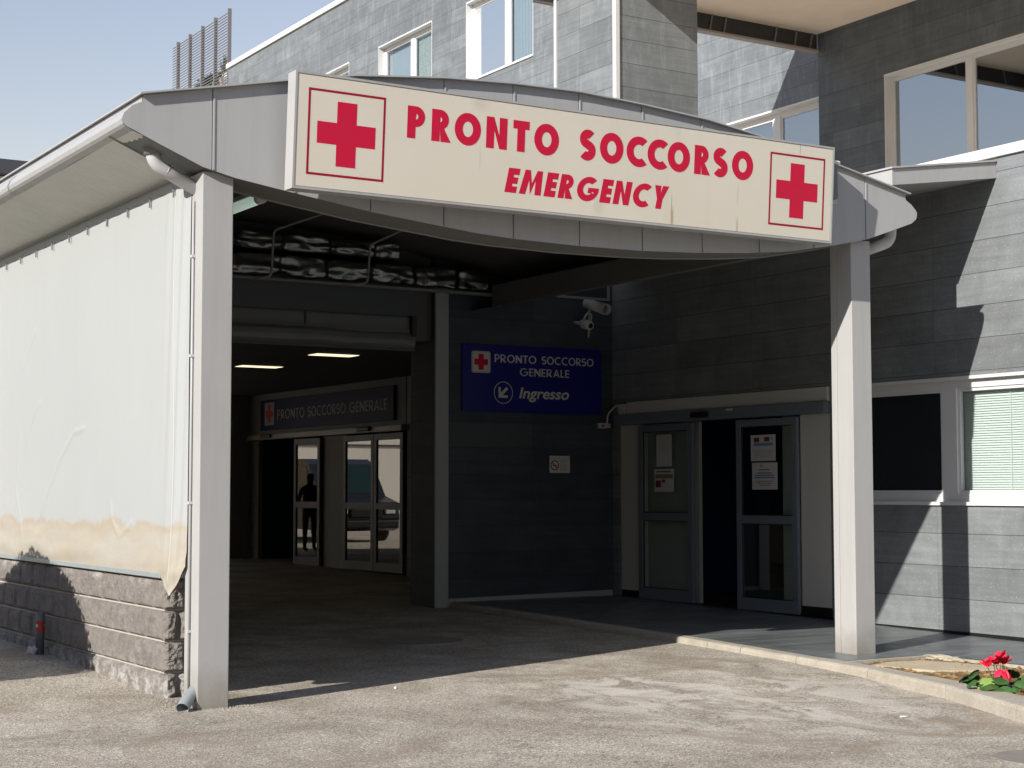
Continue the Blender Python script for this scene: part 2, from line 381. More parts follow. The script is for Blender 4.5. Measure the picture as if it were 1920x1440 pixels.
# kerb line (outer upper edge) in plan
KERB = [(10.66, 18.86), (10.62, 17.0), (10.55, 15.4), (10.48, 13.46), (10.34, 11.8), (10.20, 10.72), (9.86, 9.42), (9.34, 8.15), (8.7, 6.9), (7.8, 5.4)]
KW = [.03, .10, .13, .14, .15, .17, .24, .32, .36, .38]
def kerb_at(y):
    return ipol([(b, a) for a, b in KERB[::-1]], y)
mb = MB()
def seglen(a, b): return math.dist(a, b)
joints = [18.8, 17.3, 15.9, 14.4, 13.2, 12.62, 11.72, 10.62, 9.42, 8.3, 7.1, 5.8]
for ya, yb in zip(joints, joints[1:]):
    N = 8; rings = []
    for k in range(N + 1):
        y = ya - .006 + (yb + .012 - ya) * k / N
        x = kerb_at(y); w = ipol([(b, a) for a, b in zip(KW[::-1], [q[1] for q in KERB[::-1]])], y)
        # outward normal in plan
        x2 = kerb_at(y - .05); d = Vector((x2 - x, -.05)).normalized(); nrm = Vector((-d.y, d.x))
        if nrm.x > 0: nrm = -nrm
        top = pz(y) + .004; b = gz(x, y) - .05
        j = lambda s: .006 * noise.noise(Vector((x * 5 + s, y * 5, s * 3)))
        P = [(0.012, b), (0.006, top - .030 + j(1)), (0.0 + j(2) * .5, top - .014), (-.012, top - .004 + j(2) * .5), (-.035, top + j(3) * .5), (-w, top + j(4) * .5), (-w, b)]
        rings.append([(x + nrm.x * q, y + nrm.y * q, z) for q, z in P])
    m = len(rings[0]); v = [p for r_ in rings for p in r_]
    mb.add(v, [(i * m + q, i * m + q + 1, (i + 1) * m + q + 1, (i + 1) * m + q) for i in range(N) for q in range(m - 1)], False)
    mb.add(rings[0], [tuple(range(m))]); mb.add(rings[-1], [tuple(range(m))])
mb.build('kerb', M['kerb'], kind='structure')

# paved platform in front of the doors
mb = MB()
ysP = [11.22] + [11.6 + .6 * i for i in range(13)] + [18.86]
for ya, yb in zip(ysP, ysP[1:]):
    mb.quad((kerb_at(ya) + .12, ya, pz(ya)), (13.32, ya, pz(ya)), (13.32, yb, pz(yb)), (kerb_at(yb) + (.12 if yb < 17 else .03), yb, pz(yb)))
for ya, yb in ((6.0, 8.0), (8.0, 9.6), (9.6, 11.22)):
    mb.quad((11.58, ya, pz(ya)), (13.32, ya, pz(ya)), (13.32, yb, pz(yb)), (11.58, yb, pz(yb)))
mb.build('pavement', M['slate'], kind='structure')
mb = MB()      # pale edge of the paving towards the bed
mb.box(11.535, 11.578, 6.0, 11.26, -.12, pz(9.5) - .002)
mb.box(10.36, 11.578, 11.15, 11.218, -.12, pz(11.2) - .002)
mb.build('paving_edge', M['kerb'], kind='structure')
mb = MB()
def soil(u, v):
    y = 6.0 + v * 5.18; x0 = kerb_at(y) + .05; x = x0 + (11.54 - x0) * u
    h = .012 + .02 * noise.noise(Vector((x * 3, y * 3, 1))) + .014 * noise.noise(Vector((x * 11, y * 11, 4)))
    return (x, y, pz(y) - .035 + h)
mb.grid(soil, 60, 130)
mb.build('planting_bed', M['soil'], kind='structure')

# ------------------------------------------------------------------ hospital building
W1 = 13.30
BL = thing('hospital_building', 'large grey stone clad hospital building with strip windows behind the entrance canopy', 'building', (13.3, 18.87, 0))
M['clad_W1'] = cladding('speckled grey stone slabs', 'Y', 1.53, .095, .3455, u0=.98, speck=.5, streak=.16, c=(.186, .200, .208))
M['clad_W2'] = cladding('screen wall stone slabs', 'X', 1.32, .095, .3455, u0=-.10, streak=.10, c=(.052, .064, .080))  # same stone coloured darker to deepen the shade under the canopy
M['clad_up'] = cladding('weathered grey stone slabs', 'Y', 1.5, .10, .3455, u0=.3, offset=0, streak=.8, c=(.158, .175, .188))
M['clad_side'] = cladding('shaded grey stone slabs', 'Y', 1.9, .10, .3455, u0=.1, offset=0, streak=.5, c=(.105, .120, .136))  # upper wall stone again, darkened in colour for the overhang's shade
M['clad_pier'] = cladding('pier stone slabs', 'Y', 4.0, .10, .3455, u0=.2, streak=.5, c=(.170, .186, .194))
M['clad_pierf'] = cladding('pier front stone slabs', 'X', 4.0, .10, .3455, u0=.4, streak=.5, c=(.170, .186, .194))

def wallx(x0, x1, ya, yb, za, zb, holes):
    """wall lying in a plane of constant x, with true openings (y0,y1,z0,z1)"""
    mb = MB()
    ys = sorted({ya, yb, *[h[0] for h in holes], *[h[1] for h in holes]}); ys = [y for y in ys if ya <= y <= yb]
    zs = sorted({za, zb, *[h[2] for h in holes], *[h[3] for h in holes]}); zs = [z for z in zs if za <= z <= zb]
    def solid(i, j):
        if not (0 <= i < len(ys) - 1 and 0 <= j < len(zs) - 1): return False
        cy = (ys[i] + ys[i + 1]) / 2; cz = (zs[j] + zs[j + 1]) / 2
        return not any(h[0] < cy < h[1] and h[2] < cz < h[3] for h in holes)
    for i in range(len(ys) - 1):
        for j in range(len(zs) - 1):
            if not solid(i, j): continue
            a, b, c, d = ys[i], ys[i + 1], zs[j], zs[j + 1]
            mb.quad((x0, a, c), (x0, a, d), (x0, b, d), (x0, b, c)); mb.quad((x1, a, c), (x1, b, c), (x1, b, d), (x1, a, d))
            if not solid(i - 1, j): mb.quad((x0, a, c), (x1, a, c), (x1, a, d), (x0, a, d))
            if not solid(i + 1, j): mb.quad((x0, b, c), (x0, b, d), (x1, b, d), (x1, b, c))
            if not solid(i, j - 1): mb.quad((x0, a, c), (x0, b, c), (x1, b, c), (x1, a, c))
            if not solid(i, j + 1): mb.quad((x0, a, d), (x1, a, d), (x1, b, d), (x0, b, d))
    return mb

DOOR = (14.45, 18.72, -.1, 2.82); WIN = (9.6, 14.2, 1.46, 2.79); DOOR3 = (25.0, 31.9, -.1, 3.56)
wallx(W1, W1 + .28, 2.0, 34.0, -.1, 5.08, [DOOR, WIN, DOOR3]).build('wall', M['clad_W1'], BL, fix=True)
# dark gap under the cladding
mb = MB(); mb.box(W1 - .003, W1 + .02, 2.0, 14.44, -.08, .098); mb.build('plinth_gap', M['black'], BL)
# coping of the lower storey
mb = MB(); mb.bbox(W1 - .035, W1 + .32, 2.0, 18.6, 5.083, 5.195, .008); mb.build('coping', M['trim'], BL)
mb = MB(); mb.box(W1 + .3, 19.4, 2, 31.9, 4.85, 5.0); mb.build('terrace', M['terrace'], BL)

# screen wall (the block carrying the blue sign)
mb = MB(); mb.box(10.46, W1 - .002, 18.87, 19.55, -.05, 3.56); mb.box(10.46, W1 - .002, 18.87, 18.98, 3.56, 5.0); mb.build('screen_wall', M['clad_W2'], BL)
mb = MB(); mb.bbox(10.445, 10.64, 18.83, 18.868, .05, 4.21, .004); M['pillar'] = paint('pale grey pillar trim', (.34, .37, .375), .5, .08, 3, streak=.1)
mb.build('corner_post', M['pillar'], BL)
mb = MB(); mb.add([(10.645, 18.845, .075), (13.27, 18.845, .128), (13.27, 18.845, .222), (10.645, 18.845, .185), (10.645, 18.868, .075), (13.27, 18.868, .128), (13.27, 18.868, .222), (10.645, 18.868, .185)],
       [(0, 1, 2, 3), (4, 7, 6, 5), (3, 2, 6, 7), (0, 3, 7, 4), (1, 5, 6, 2), (0, 4, 5, 1)]); mb.build('skirting', M['pillar'], BL)
# lighter repaired slab on the screen wall
mb = MB(); mb.box(10.66, 11.965, 18.8665, 18.8698, 2.18, 2.495); mb.build('patch_slab', paint('lighter slab', (.068, .080, .092), .6, .1, 3), BL)

# lower window beside the doors
def window_x(X, y0, y1, z0, z1, mull, parent, glassm, blinds, depth=.09, fw=.07, sill=True, boff=.07, head=True):
    """window in a wall of constant x facing -x; mull = list of (ya,yb) mullions; blinds = list of (ya,yb,kind)"""
    mb = MB()
    x0 = X + depth; x1 = x0 + .06
    mb.box(x0, x1, y0, y0 + fw, z0, z1); mb.box(x0, x1, y1 - fw, y1, z0, z1)
    mb.box(x0, x1, y0 + fw, y1 - fw, z0, z0 + fw); mb.box(x0, x1, y0 + fw, y1 - fw, z1 - fw, z1)
    edges = [y0 + fw] + [e for m_ in mull for e in m_] + [y1 - fw]
    for a, b in mull: mb.box(x0 - .004, x1, a, b, z0 + fw, z1 - fw)
    panes = list(zip(edges[0::2], edges[1::2]))
    for a, b in panes:      # inner sash profile, set back
        s = .035
        mb.box(x0 + .015, x1 + .004, a, a + s, z0 + fw, z1 - fw); mb.box(x0 + .015, x1 + .004, b - s, b, z0 + fw, z1 - fw)
        mb.box(x0 + .015, x1 + .004, a + s, b - s, z0 + fw, z0 + fw + s); mb.box(x0 + .015, x1 + .004, a + s, b - s, z1 - fw - s, z1 - fw)
    # lining of the reveal
    l = .012
    mb.box(X - .006, x0, y0 - .001, y0 + l, z0, z1); mb.box(X - .006, x0, y1 - l, y1 + .001, z0, z1)
    if head: mb.box(X - .012, x0, y0, y1, z1 - l, z1 + .022)
    if sill: mb.box(X - .03, x0, y0, y1, z0 - .025, z0 + l)
    w = mb.build('window', M['white_frame'], parent)
    for a, b in panes:
        s = .035
        MB().quad((x0 + .04, a + s, z0 + fw + s), (x0 + .04, a + s, z1 - fw - s), (x0 + .04, b - s, z1 - fw - s), (x0 + .04, b - s, z0 + fw + s)).build('pane', glassm, w)
    for a, b, kind in blinds:
        bm_ = MB(); xb = x1 + boff
        if kind in ('mint', 'navy'):
            zt, zb_, st = z1 - fw - .02, z0 + fw, .026
            k = 0; z = zt
            while z > zb_:
                bm_.quad((xb + .008, a, z), (xb + .008, b, z), (xb - .008, b, z - st * .985), (xb - .008, a, z - st * .985)); z -= st
            for q in range(1, 4):
                y = a + (b - a) * q / 4 + .03
                bm_.box(xb - .014, xb - .012, y - .003, y + .003, zb_, zt)
            bm_.box(xb - .03, xb + .03, a, b, zt, zt + .05)
        else:
            ny = int((b - a) / .12)
            pts = []
            for q in range(ny * 4 + 1):
                pts.append((a + (b - a) * q / (ny * 4), xb + .012 * math.sin(q * math.pi / 2)))
            for (p, xp), (q, xq) in zip(pts, pts[1:]): bm_.quad((xp, p, z0), (xq, q, z0), (xq, q, z1), (xp, p, z1))
        bm_.build('blind', M['blind_' + kind], w)
    return w
window_x(W1, WIN[0], WIN[1], WIN[2], WIN[3], [(12.53 - .0, 12.74)], BL, M['glass_clear'], [(9.7, 12.53, 'mint'), (12.74, 14.1, 'navy')], fw=.10, depth=.05, boff=.028)
mb = MB(); mb.box(W1 + 1.2, W1 + 1.25, 8, 14.0, .2, 3.2); mb.box(W1 + .285, W1 + 1.2, 8, 14.0, 2.95, 3.0); mb.box(W1 + .285, W1 + 1.2, 13.95, 14.0, .2, 3.0)
mb.build('room_wall', M['navy'], BL)

# ---- sliding doors
def leaf(X, ya, yb, z0, z1, parent, glassm, frame=None, st=.085, midz=None, bot=.15):
    mb = MB(); x0, x1 = X - .045, X
    mz = midz or z0 + (z1 - z0) * .475
    mb.box(x0, x1, ya, ya + st, z0, z1); mb.box(x0, x1, yb - st, yb, z0, z1)
    mb.box(x0, x1, ya + st, yb - st, z0, z0 + bot); mb.box(x0, x1, ya + st, yb - st, z1 - st, z1); mb.box(x0, x1, ya + st, yb - st, mz - .05, mz + .05)
    # slim dark glazing bead
    o = mb.build('door_leaf', frame or M['door_frame'], parent)
    for a, b in ((z0 + bot, mz - .05), (mz + .05, z1 - st)):
        xm = (x0 + x1) / 2
        MB().quad((xm, ya + st, a), (xm, ya + st, b), (xm, yb - st, b), (xm, yb - st, a)).build('pane', glassm, o)
        g = MB(); e = .012; xq = xm - .006
        g.box(xq, xm + .004, ya + st, ya + st + e, a, b); g.box(xq, xm + .004, yb - st - e, yb - st, a, b)
        g.box(xq, xm + .004, ya + st + e, yb - st - e, a, a + e); g.box(xq, xm + .004, ya + st + e, yb - st - e, b - e, b)
        g.build('gasket', M['black'], o)
    return o
MB().bbox(W1 - .03, W1 + .12, 14.46, 18.50, 2.645, 2.815, .01).build('door_header', M['cream'], BL); MB().bbox(W1 - .03, W1 + .12, 18.53, 18.70, 2.645, 2.79, .01).build('speaker_box', M['cream'], BL)
mb = MB(); mb.bbox(W1 - .09, W1 + .12, 14.46, 18.71, 2.50, 2.640, .006)
hd = mb.build('door_operator', M['door_frame'], BL)
MB().bbox(W1 - .125, W1 - .088, 16.60, 16.96, 2.535, 2.61, .01).build('motion_sensor', M['black'], hd)
MB().box(W1 - .093, W1 - .0895, 16.12, 16.26, 2.60, 2.63).build('sticker', M['white'], hd)
MB().box(W1 + .012, W1 + .12, 18.21, 18.69, .235, 2.498).build('door_surround', M['cream'], BL); MB().box(W1 + .012, W1 + .12, 14.47, 14.985, .225, 2.498).build('door_surround', M['cream'], BL)
MB().box(W1 + .018, W1 + .12, 18.21, 18.69, .05, .232).build('door_skirting', M['black'], BL); MB().box(W1 + .018, W1 + .12, 14.47, 14.985, .05, .222).build('door_skirting', M['black'], BL)
leaf(W1 - .005, 17.02, 18.20, .14, 2.475, BL, M['glass_door'])
leaf(W1 - .005, 14.99, 16.12, .12, 2.475, BL, M['glass_door'])
M['inner'] = paint('inner cream panel', (.44, .46, .42), .5, .05, 3)
MB().box(W1 + .15, W1 + .2, 17.12, 18.3, .1, 2.5).build('inner_panel', M['inner'], BL); MB().box(W1 + .15, W1 + .2, 14.6, 15.47, .1, 2.5).build('inner_panel', M['inner'], BL)
def room(y0, y1, z1, depth, parent, z0=.09):
    x0 = W1 + .285; x1 = x0 + depth
    mb = MB(); mb.quad((x1, y0, z0), (x1, y1, z0), (x1, y1, z1), (x1, y0, z1)); mb.quad((x0, y0, z0), (x1, y0, z0), (x1, y0, z1), (x0, y0, z1))
    mb.quad((x0, y1, z0), (x0, y1, z1), (x1, y1, z1), (x1, y1, z0)); mb.quad((x0, y0, z1), (x1, y0, z1), (x1, y1, z1), (x0, y1, z1))
    o = mb.build('room_wall', M['navy'], parent)
    MB().quad((W1 - .02, y0, z0 + .004), (x1, y0, z0 + .004), (x1, y1, z0 + .004), (W1 - .02, y1, z0 + .004)).build('room_floor', M['brown'], parent)
    MB().box(x1 - .05, x1 - .01, y0 + .02, y1 - .02, z0 + .01, z0 + .75).build('dado', M['brown'], parent)
    return o
room(14.2, 18.75, 3.0, 3.2, BL, .125)
room(24.6, 32.3, 3.6, 4.0, BL, .15)

# ---- inner entrance (far, in the passage)
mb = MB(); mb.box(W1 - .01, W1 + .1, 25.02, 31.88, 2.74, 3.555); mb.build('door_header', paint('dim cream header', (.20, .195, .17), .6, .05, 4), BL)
mb = MB(); mb.bbox(W1 - .10, W1 + .1, 25.02, 31.88, 2.63, 2.735, .006); h3 = mb.build('door_operator', paint('bronze grey rail', (.30, .25, .21), .4, .1, 3), BL)
for ya in (30.58, 26.18): MB().bbox(W1 - .15, W1 - .10, ya, ya + .48, 2.66, 2.73, .012).build('motion_sensor', M['black'], h3)
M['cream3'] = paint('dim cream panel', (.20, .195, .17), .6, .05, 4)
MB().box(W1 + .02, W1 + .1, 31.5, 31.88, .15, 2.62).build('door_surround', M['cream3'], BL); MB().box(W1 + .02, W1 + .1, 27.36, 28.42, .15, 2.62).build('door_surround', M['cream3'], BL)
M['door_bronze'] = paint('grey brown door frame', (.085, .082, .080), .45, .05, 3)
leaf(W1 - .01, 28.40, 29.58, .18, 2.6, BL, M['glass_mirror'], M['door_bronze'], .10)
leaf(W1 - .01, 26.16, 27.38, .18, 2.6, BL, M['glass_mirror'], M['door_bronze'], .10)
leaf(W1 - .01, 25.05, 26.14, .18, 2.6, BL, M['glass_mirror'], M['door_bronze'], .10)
# passage shell
mb = MB(); mb.box(4.35, W1 + .02, 18.985, 37.0, 3.565, 4.9); mb.build('passage_ceiling', paint('dim plank ceiling', (.10, .10, .10), .6, .1, 2), BL)
mb = MB(); mb.box(4.6, 10.20, 18.96, 18.983, 3.42, 4.95); mb.build('lintel', M['lintel'], BL)
mb = MB(); mb.box(12.55, W1 - .002, 32.0, 32.4, .05, 3.56); mb.build('end_wall', paint('grey end wall', (.26, .25, .23), .7, .06, 3), BL)
mb = MB(); mb.box(4.35, 4.58, 18.99, 33.0, -.05, 3.56); mb.build('passage_wall', paint('grey passage wall', (.22, .22, .21), .7, .05, 3), BL)

# ---- upper storeys, set back
X5 = 19.4
WA = (35.2, 38.1, 11.3, 13.22); WB = (30.52, 33.5, 11.3, 13.22); WC = (39.86, 42.8, 11.3, 13.22); WD = (44.4, 47.3, 11.3, 13.22)
WE = (21.16, 24.1, 6.6, 8.42); WF = (16.0, 19.56, 6.6, 8.42)
wallx(X5, X5 + .3, 21.15, 48.6, 4.9, 14.98, [WA, WB, WC, WD, WE]).build('upper_wall', M['clad_up'], BL)
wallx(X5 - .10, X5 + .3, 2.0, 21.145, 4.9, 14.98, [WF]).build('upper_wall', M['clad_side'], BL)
mb = MB(); mb.box(X5 + .3, 32, 48.3, 48.6, 4.9, 14.98); mb.build('end_wall', M['clad_up'], BL)
mb = MB(); mb.bbox(X5 - .06, X5 + .4, 2, 48.66, 14.985, 15.14, .01); mb.build('roof_coping', M['trim'], BL)
mb = MB(); mb.box(X5 + .4, 32, 2, 48.6, 14.7, 14.95); mb.build('roof', M['concrete'], BL)
window_x(X5, *WA, [(36.42, 36.6)], BL, M['glass_upper'], [(35.25, 36.42, 'mint'), (36.6, 38.05, 'dark')], depth=.16, fw=.09)
window_x(X5, *WB, [(31.80, 31.98)], BL, M['glass_upper'], [(30.55, 31.80, 'dark'), (31.98, 33.45, 'mint')], depth=.16, fw=.09)
window_x(X5, *WC, [(41.2, 41.38)], BL, M['glass_upper'], [(39.9, 41.2, 'mint'), (41.38, 42.75, 'mint')], depth=.16, fw=.09)
window_x(X5, *WD, [(45.7, 45.9)], BL, M['glass_upper'], [(44.45, 45.7, 'mint'), (45.9, 47.2, 'mint')], depth=.16, fw=.09)
window_x(X5, *WE, [(22.42, 22.62)], BL, M['glass_sky'], [(21.2, 22.42, 'dark'), (22.62, 24.05, 'dark')], depth=.14, fw=.09)
window_x(X5 - .10, *WF, [(17.77, 17.89)], BL, M['glass_sky'], [], depth=.12, fw=.055)
mb = MB(); mb.box(X5 + 1.4, X5 + 1.45, 14, 48, 5, 14.6); mb.box(X5 + .31, X5 + 1.4, 14, 48, 9.5, 9.6); mb.build('room_wall', M['black'], BL)  # black backing stands in for the unlit rooms behind the panes
# pier and the overhanging slab it carries
mb = MB(); mb.box(13.40, 14.86, 18.87, 20.44, 4.9, 9.5)
mb2 = MB(); mb2.quad((13.40, 18.87, 4.9), (14.86, 18.87, 4.9), (14.86, 18.87, 9.5), (13.40, 18.87, 9.5))
mb = MB(); mb.add([(13.40, 18.872, 4.9), (14.86, 18.872, 4.9), (14.86, 20.44, 4.9), (13.40, 20.44, 4.9), (13.40, 18.872, 9.5), (14.86, 18.872, 9.5), (14.86, 20.44, 9.5), (13.40, 20.44, 9.5)],
        [(1, 2, 6, 5), (2, 3, 7, 6), (3, 0, 4, 7)])
mb.build('pier', M['clad_pier'], BL, fix=False)
mb2.build('pier_front', M['clad_pierf'], BL, fix=False)
mb = MB(); mb.box(13.375, 13.44, 18.845, 18.868, 4.9, 9.49); mb.box(13.375, 13.398, 18.868, 18.93, 4.9, 9.49); mb.box(13.372, 13.398, 20.40, 20.46, 4.9, 9.49); mb.build('corner_trim', M['trim'], BL)
mb = MB(); mb.box(12.45, X5 - .102, 13.0, 21.25, 9.503, 10.3); mb.build('overhang_slab', M['concrete'], BL)
mb = MB(); mb.box(13.5, X5 - .105, 21.17, 21.24, 9.22, 9.5)
g = mb.build('slab_fascia', M['dark_metal'], BL)
mb = MB(); mb.box(13.5, X5 - .105, 21.10, 21.25, 9.18, 9.216); mb.build('fascia_rail', paint('grey lower rail', (.33, .30, .28), .5), g)
for x in (14.9, 16.2, 16.9, 17.2, 18.3, 18.75, 19.1):
    mb = MB(); mb.add([(x, 21.165, 9.22), (x + .03, 21.165, 9.22), (x + .09, 21.165, 9.5), (x + .06, 21.165, 9.5), (x, 21.14, 9.22), (x + .03, 21.14, 9.22), (x + .09, 21.14, 9.5), (x + .06, 21.14, 9.5)], [(4, 5, 6, 7), (0, 4, 7, 3), (1, 2, 6, 5)]); mb.build('fascia_rib', M['grey_trim'], g)
# roof parapet with pale slats, beyond the gable
mb = MB()
for k in range(5): mb.box(20.3 + k * .02, 20.36 + k * .02, 48.7, 56, 14.7 + k * .19, 14.82 + k * .19)
mb.box(20.6, 30, 48.62, 58, 13.0, 15.3); mb.build('roof_parapet', M['trim'], BL)
# pent roof linking canopy and building
mb = MB()
def lr(x, y, top): return (x, y, (5.034 if top else 4.865) - (W1 - x) * (.149 if top else .146))
A = [(W1 - .003, 11.87), (11.80, 11.87), (11.80, 18.6), (W1 - .003, 18.6)]
v = [lr(x, y, 0) for x, y in A] + [lr(x, y, 1) for x, y in A]
mb.add(v, [(0, 1, 2, 3), (4, 7, 6, 5), (0, 4, 5, 1), (1, 5, 6, 2), (2, 6, 7, 3), (3, 7, 4, 0)]); mb.build('link_roof', M['post_metal'], BL)
mb = MB(); mb.box(11.80, 11.815, 11.90, 18.95, 4.20, 4.66); mb.box(11.62, W1, 18.90, 18.95, 4.20, 4.9); mb.build('link_apron', M['post_metal'], BL)
mb = MB(); v = [(x + dx, y, z) for (x, y, z), dx in ((lr(W1 - .004, 11.85, 1), 0), (lr(11.78, 11.85, 1), 0), (lr(11.78, 18.6, 1), 0), (lr(W1 - .004, 18.6, 1), 0))]
mb.add([(a, b, c + .003) for a, b, c in v] + [(a, b, c + .022) for a, b, c in v], [(0, 1, 2, 3), (4, 7, 6, 5), (0, 4, 5, 1), (1, 5, 6, 2), (2, 6, 7, 3), (3, 7, 4, 0)]); mb.build('link_roof_edge', M['canopy_metal'], BL)

# ------------------------------------------------------------------ entrance canopy
CP = thing('entrance_canopy', 'grey metal vaulted drive-through canopy on two posts at the emergency entrance', 'canopy', (7.86, 11.65, 0))
YF, YB, YE = 11.50, 11.90, 19.0
TOP = [(3.775, 4.293), (3.80, 4.345), (3.86, 4.405), (3.931, 4.438), (3.932, 4.486), (4.524, 4.613), (5.06, 4.728), (5.64, 4.842), (6.44, 4.930), (7.11, 4.970), (7.77, 4.984), (8.43, 4.956), (9.15, 4.906), (9.74, 4.826), (10.75, 4.648), (11.606, 4.474), (11.607, 4.42), (11.684, 4.380), (11.74, 4.33), (11.758, 4.302)]
BOT = [(3.775, 4.293), (3.785, 4.265), (3.81, 4.244), (4.066, 4.136), (4.397, 4.003), (4.655, 3.945), (5.06, 3.887), (5.81, 3.787), (6.18, 3.752), (6.75, 3.699), (7.11, 3.681), (7.77, 3.671), (8.43, 3.680), (8.99, 3.705), (9.6, 3.748), (10.1, 3.80), (10.65, 3.898), (11.1, 3.995), (11.435, 4.11), (11.68, 4.195), (11.745, 4.243), (11.758, 4.302)]
seams = [7.77 + .66 * k for k in range(-5, 6)]
XS = sorted(set([a for a, b in TOP] + [a for a, b in BOT] + seams + [4 + .15 * i for i in range(51)]))
def strip(mb, x0, x1, y0, y1, g=.004):
    xs = [x0 + g] + [x for x in XS if x0 + g + .001 < x < x1 - g - .001] + [x1 - g]
    for a, b in zip(xs, xs[1:]):
        ta, tb, ba, bb = ipol(TOP, a), ipol(TOP, b), ipol(BOT, a), ipol(BOT, b)
        mb.quad((a, y0, ba), (b, y0, bb), (b, y0, tb), (a, y0, ta))
    for q in (xs[0], xs[-1]): mb.quad((q, y0, ipol(BOT, q)), (q, y0, ipol(TOP, q)), (q, y1, ipol(TOP, q)), (q, y1, ipol(BOT, q)))
mb = MB(); cuts = [3.771] + seams + [11.762]
for a, b in zip(cuts, cuts[1:]): strip(mb, a, b, YF, YF + .012)
for a in seams: # standing joint lip
    mb.box(a + .004, a + .018, YF - .007, YF, ipol(BOT, a) + .004, ipol(TOP, a) - .05)
fas = mb.build('fascia', M['canopy_metal'], CP)
mb = MB()       # underside strip and back of the front truss
xs = [x for x in XS if 3.80 < x < 11.74]
for a, b in zip(xs, xs[1:]):
    mb.quad((a, YF + .012, ipol(BOT, a) + .002), (b, YF + .012, ipol(BOT, b) + .002), (b, YB, ipol(BOT, b) + .002), (a, YB, ipol(BOT, a) + .002))
    mb.quad((a, YB, ipol(BOT, a) + .002), (b, YB, ipol(BOT, b) + .002), (b, YB, ipol(TOP, b) - .04), (a, YB, ipol(TOP, a) - .04))
    mb.quad((a, YB, ipol(BOT, a) - .012), (b, YB, ipol(BOT, b) - .012), (b, YB - .012, ipol(BOT, b) + .0), (a, YB - .012, ipol(BOT, a) + .0))
    mb.quad((a, YF + .013, ipol(BOT, a) - .0), (b, YF + .013, ipol(BOT, b) - .0), (b, YF + .013, ipol(TOP, b) - .03), (a, YF + .013, ipol(TOP, a) - .03))
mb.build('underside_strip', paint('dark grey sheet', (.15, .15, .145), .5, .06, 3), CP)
mb = MB(); arc = [p for p in TOP if 3.9315 <= p[0] <= 11.6065]
arc2 = [(a, b + .014) for a, b in arc]
arc2[0] = (arc2[0][0] - .03, arc2[0][1] - .004); arc2[-1] = (arc2[-1][0] + .03, arc2[-1][1] - .004)
mb.prism(arc2 + [(a, b - .012) for a, b in arc2[::-1]], 'y', YF - .045, YE, caps=False)
N_ = len(arc2); 
for y in (YF - .045, YE):
    for i in range(N_ - 1):
        (a, b), (c, d) = arc2[i], arc2[i + 1]
        mb.quad((a, y, b), (c, y, d), (c, y, d - .012), (a, y, b - .012))
mb.build('roof_sheet', M['canopy_metal'], CP, fix=False)
mb = MB()
for (a, b), (c, d) in zip(arc[:], arc[1:]): mb.quad((a, YB + .003, b - .045), (c, YB + .003, d - .045), (c, YE, d - .045), (a, YE, b - .045))
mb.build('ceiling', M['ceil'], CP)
# eaves
def shell(pts, y0, y1, th, mb):
    n_ = len(pts)
    for (a, b), (c, d) in zip(pts, pts[1:]): mb.add([(a, y0, b), (c, y0, d), (c, y1, d), (a, y1, b)], [(0, 1, 2, 3)], True)
gut = [(3.931, 4.482), (3.931, 4.438), (3.86, 4.405), (3.80, 4.345), (3.778, 4.293), (3.79, 4.262), (3.81, 4.244), (3.86, 4.222)]
mb = MB(); shell(gut, YF + .012, YE, .01, mb); mb.build('gutter', M['canopy_metal'], CP, fix=False)
for yj in (14.62, 17.7):
    mb = MB(); shell([(a - .006, b) for a, b in gut[2:]], yj, yj + .05, .01, mb); mb.build('gutter_joint', M['canopy_metal'], CP, fix=False)
mb = MB(); gr = [(11.607, 4.47), (11.607, 4.42), (11.684, 4.38), (11.74, 4.33), (11.756, 4.302), (11.745, 4.243), (11.68, 4.195), (11.6, 4.168)]
shell(gr, YF + .012, YE, .01, mb); mb.build('gutter', M['canopy_metal'], CP, fix=False)
mb = MB()       # ribbed underside of the left eave
def eave(u, v):
    y = YF + .015 + (YE - YF - .02) * v; x = 3.86 + (4.475 - 3.86) * u
    z = ipol([(3.86, 4.221), (4.36, 4.035), (4.475, 4.030)], x)
    amp = .0085 * min(1, u * 2.2) * max(0, min(1, .35 + 1.4 * noise.noise(Vector((y * .55, 0, 0)))))
    return (x, y, z - amp * (math.sin(y * 2 * math.pi / .085) + .6 * noise.noise(Vector((y * 9, 1, 0)))) - .004 * noise.noise(Vector((x * 2, y * 1.2, 3))))
mb.grid(eave, 10, 900); mb.build('eave_soffit', M['soffit'], CP, fix=False)
mb = MB()
for (a, b), (c, d) in zip([(11.6, 4.168), (11.435, 4.11), (11.0, 3.99)], [(11.435, 4.11), (11.0, 3.99)]): mb.quad((a, YF + .015, b), (c, YF + .015, d), (c, YE, d), (a, YE, b))
mb.build('eave_soffit', M['soffit'], CP)
# edge beams
mb = MB(); mb.box(4.45, 4.53, 11.96, YE, 3.945, 4.029); mb.build('edge_beam', M['galv'], CP)
MB().box(4.47, 4.52, 11.96, YE, 3.84, 3.943).build('sun_stop', M['dark_metal'], CP)  # added strip that stops sun leaking in above the tarpaulin
mb = MB(); mb.box(10.96, 11.06, 11.95, 18.25, 3.99, 4.26); mb.build('edge_beam', paint('dull brown grey beam', (.13, .125, .115), .5, .06, 3), CP)
# posts
def post(x0, x1, y0, y1, z0, z1, seam):
    mb = MB(); mb.bbox(x0, x1, y0, y1 - seam, z0, z1, .006)
    if seam: mb.bbox(x0, x1, y1 - seam + .006, y1, z0, z1, .005); mb.box(x0 + .008, x1 - .008, y1 - seam - .004, y1 - seam + .01, z0, z1)
    return mb.build('post', M['post_metal'], CP)
post(4.422, 4.666, 11.56, 11.84, -.03, 3.985, 0)
post(10.932, 11.179, 11.56, 11.851, .05, 3.99, .082)
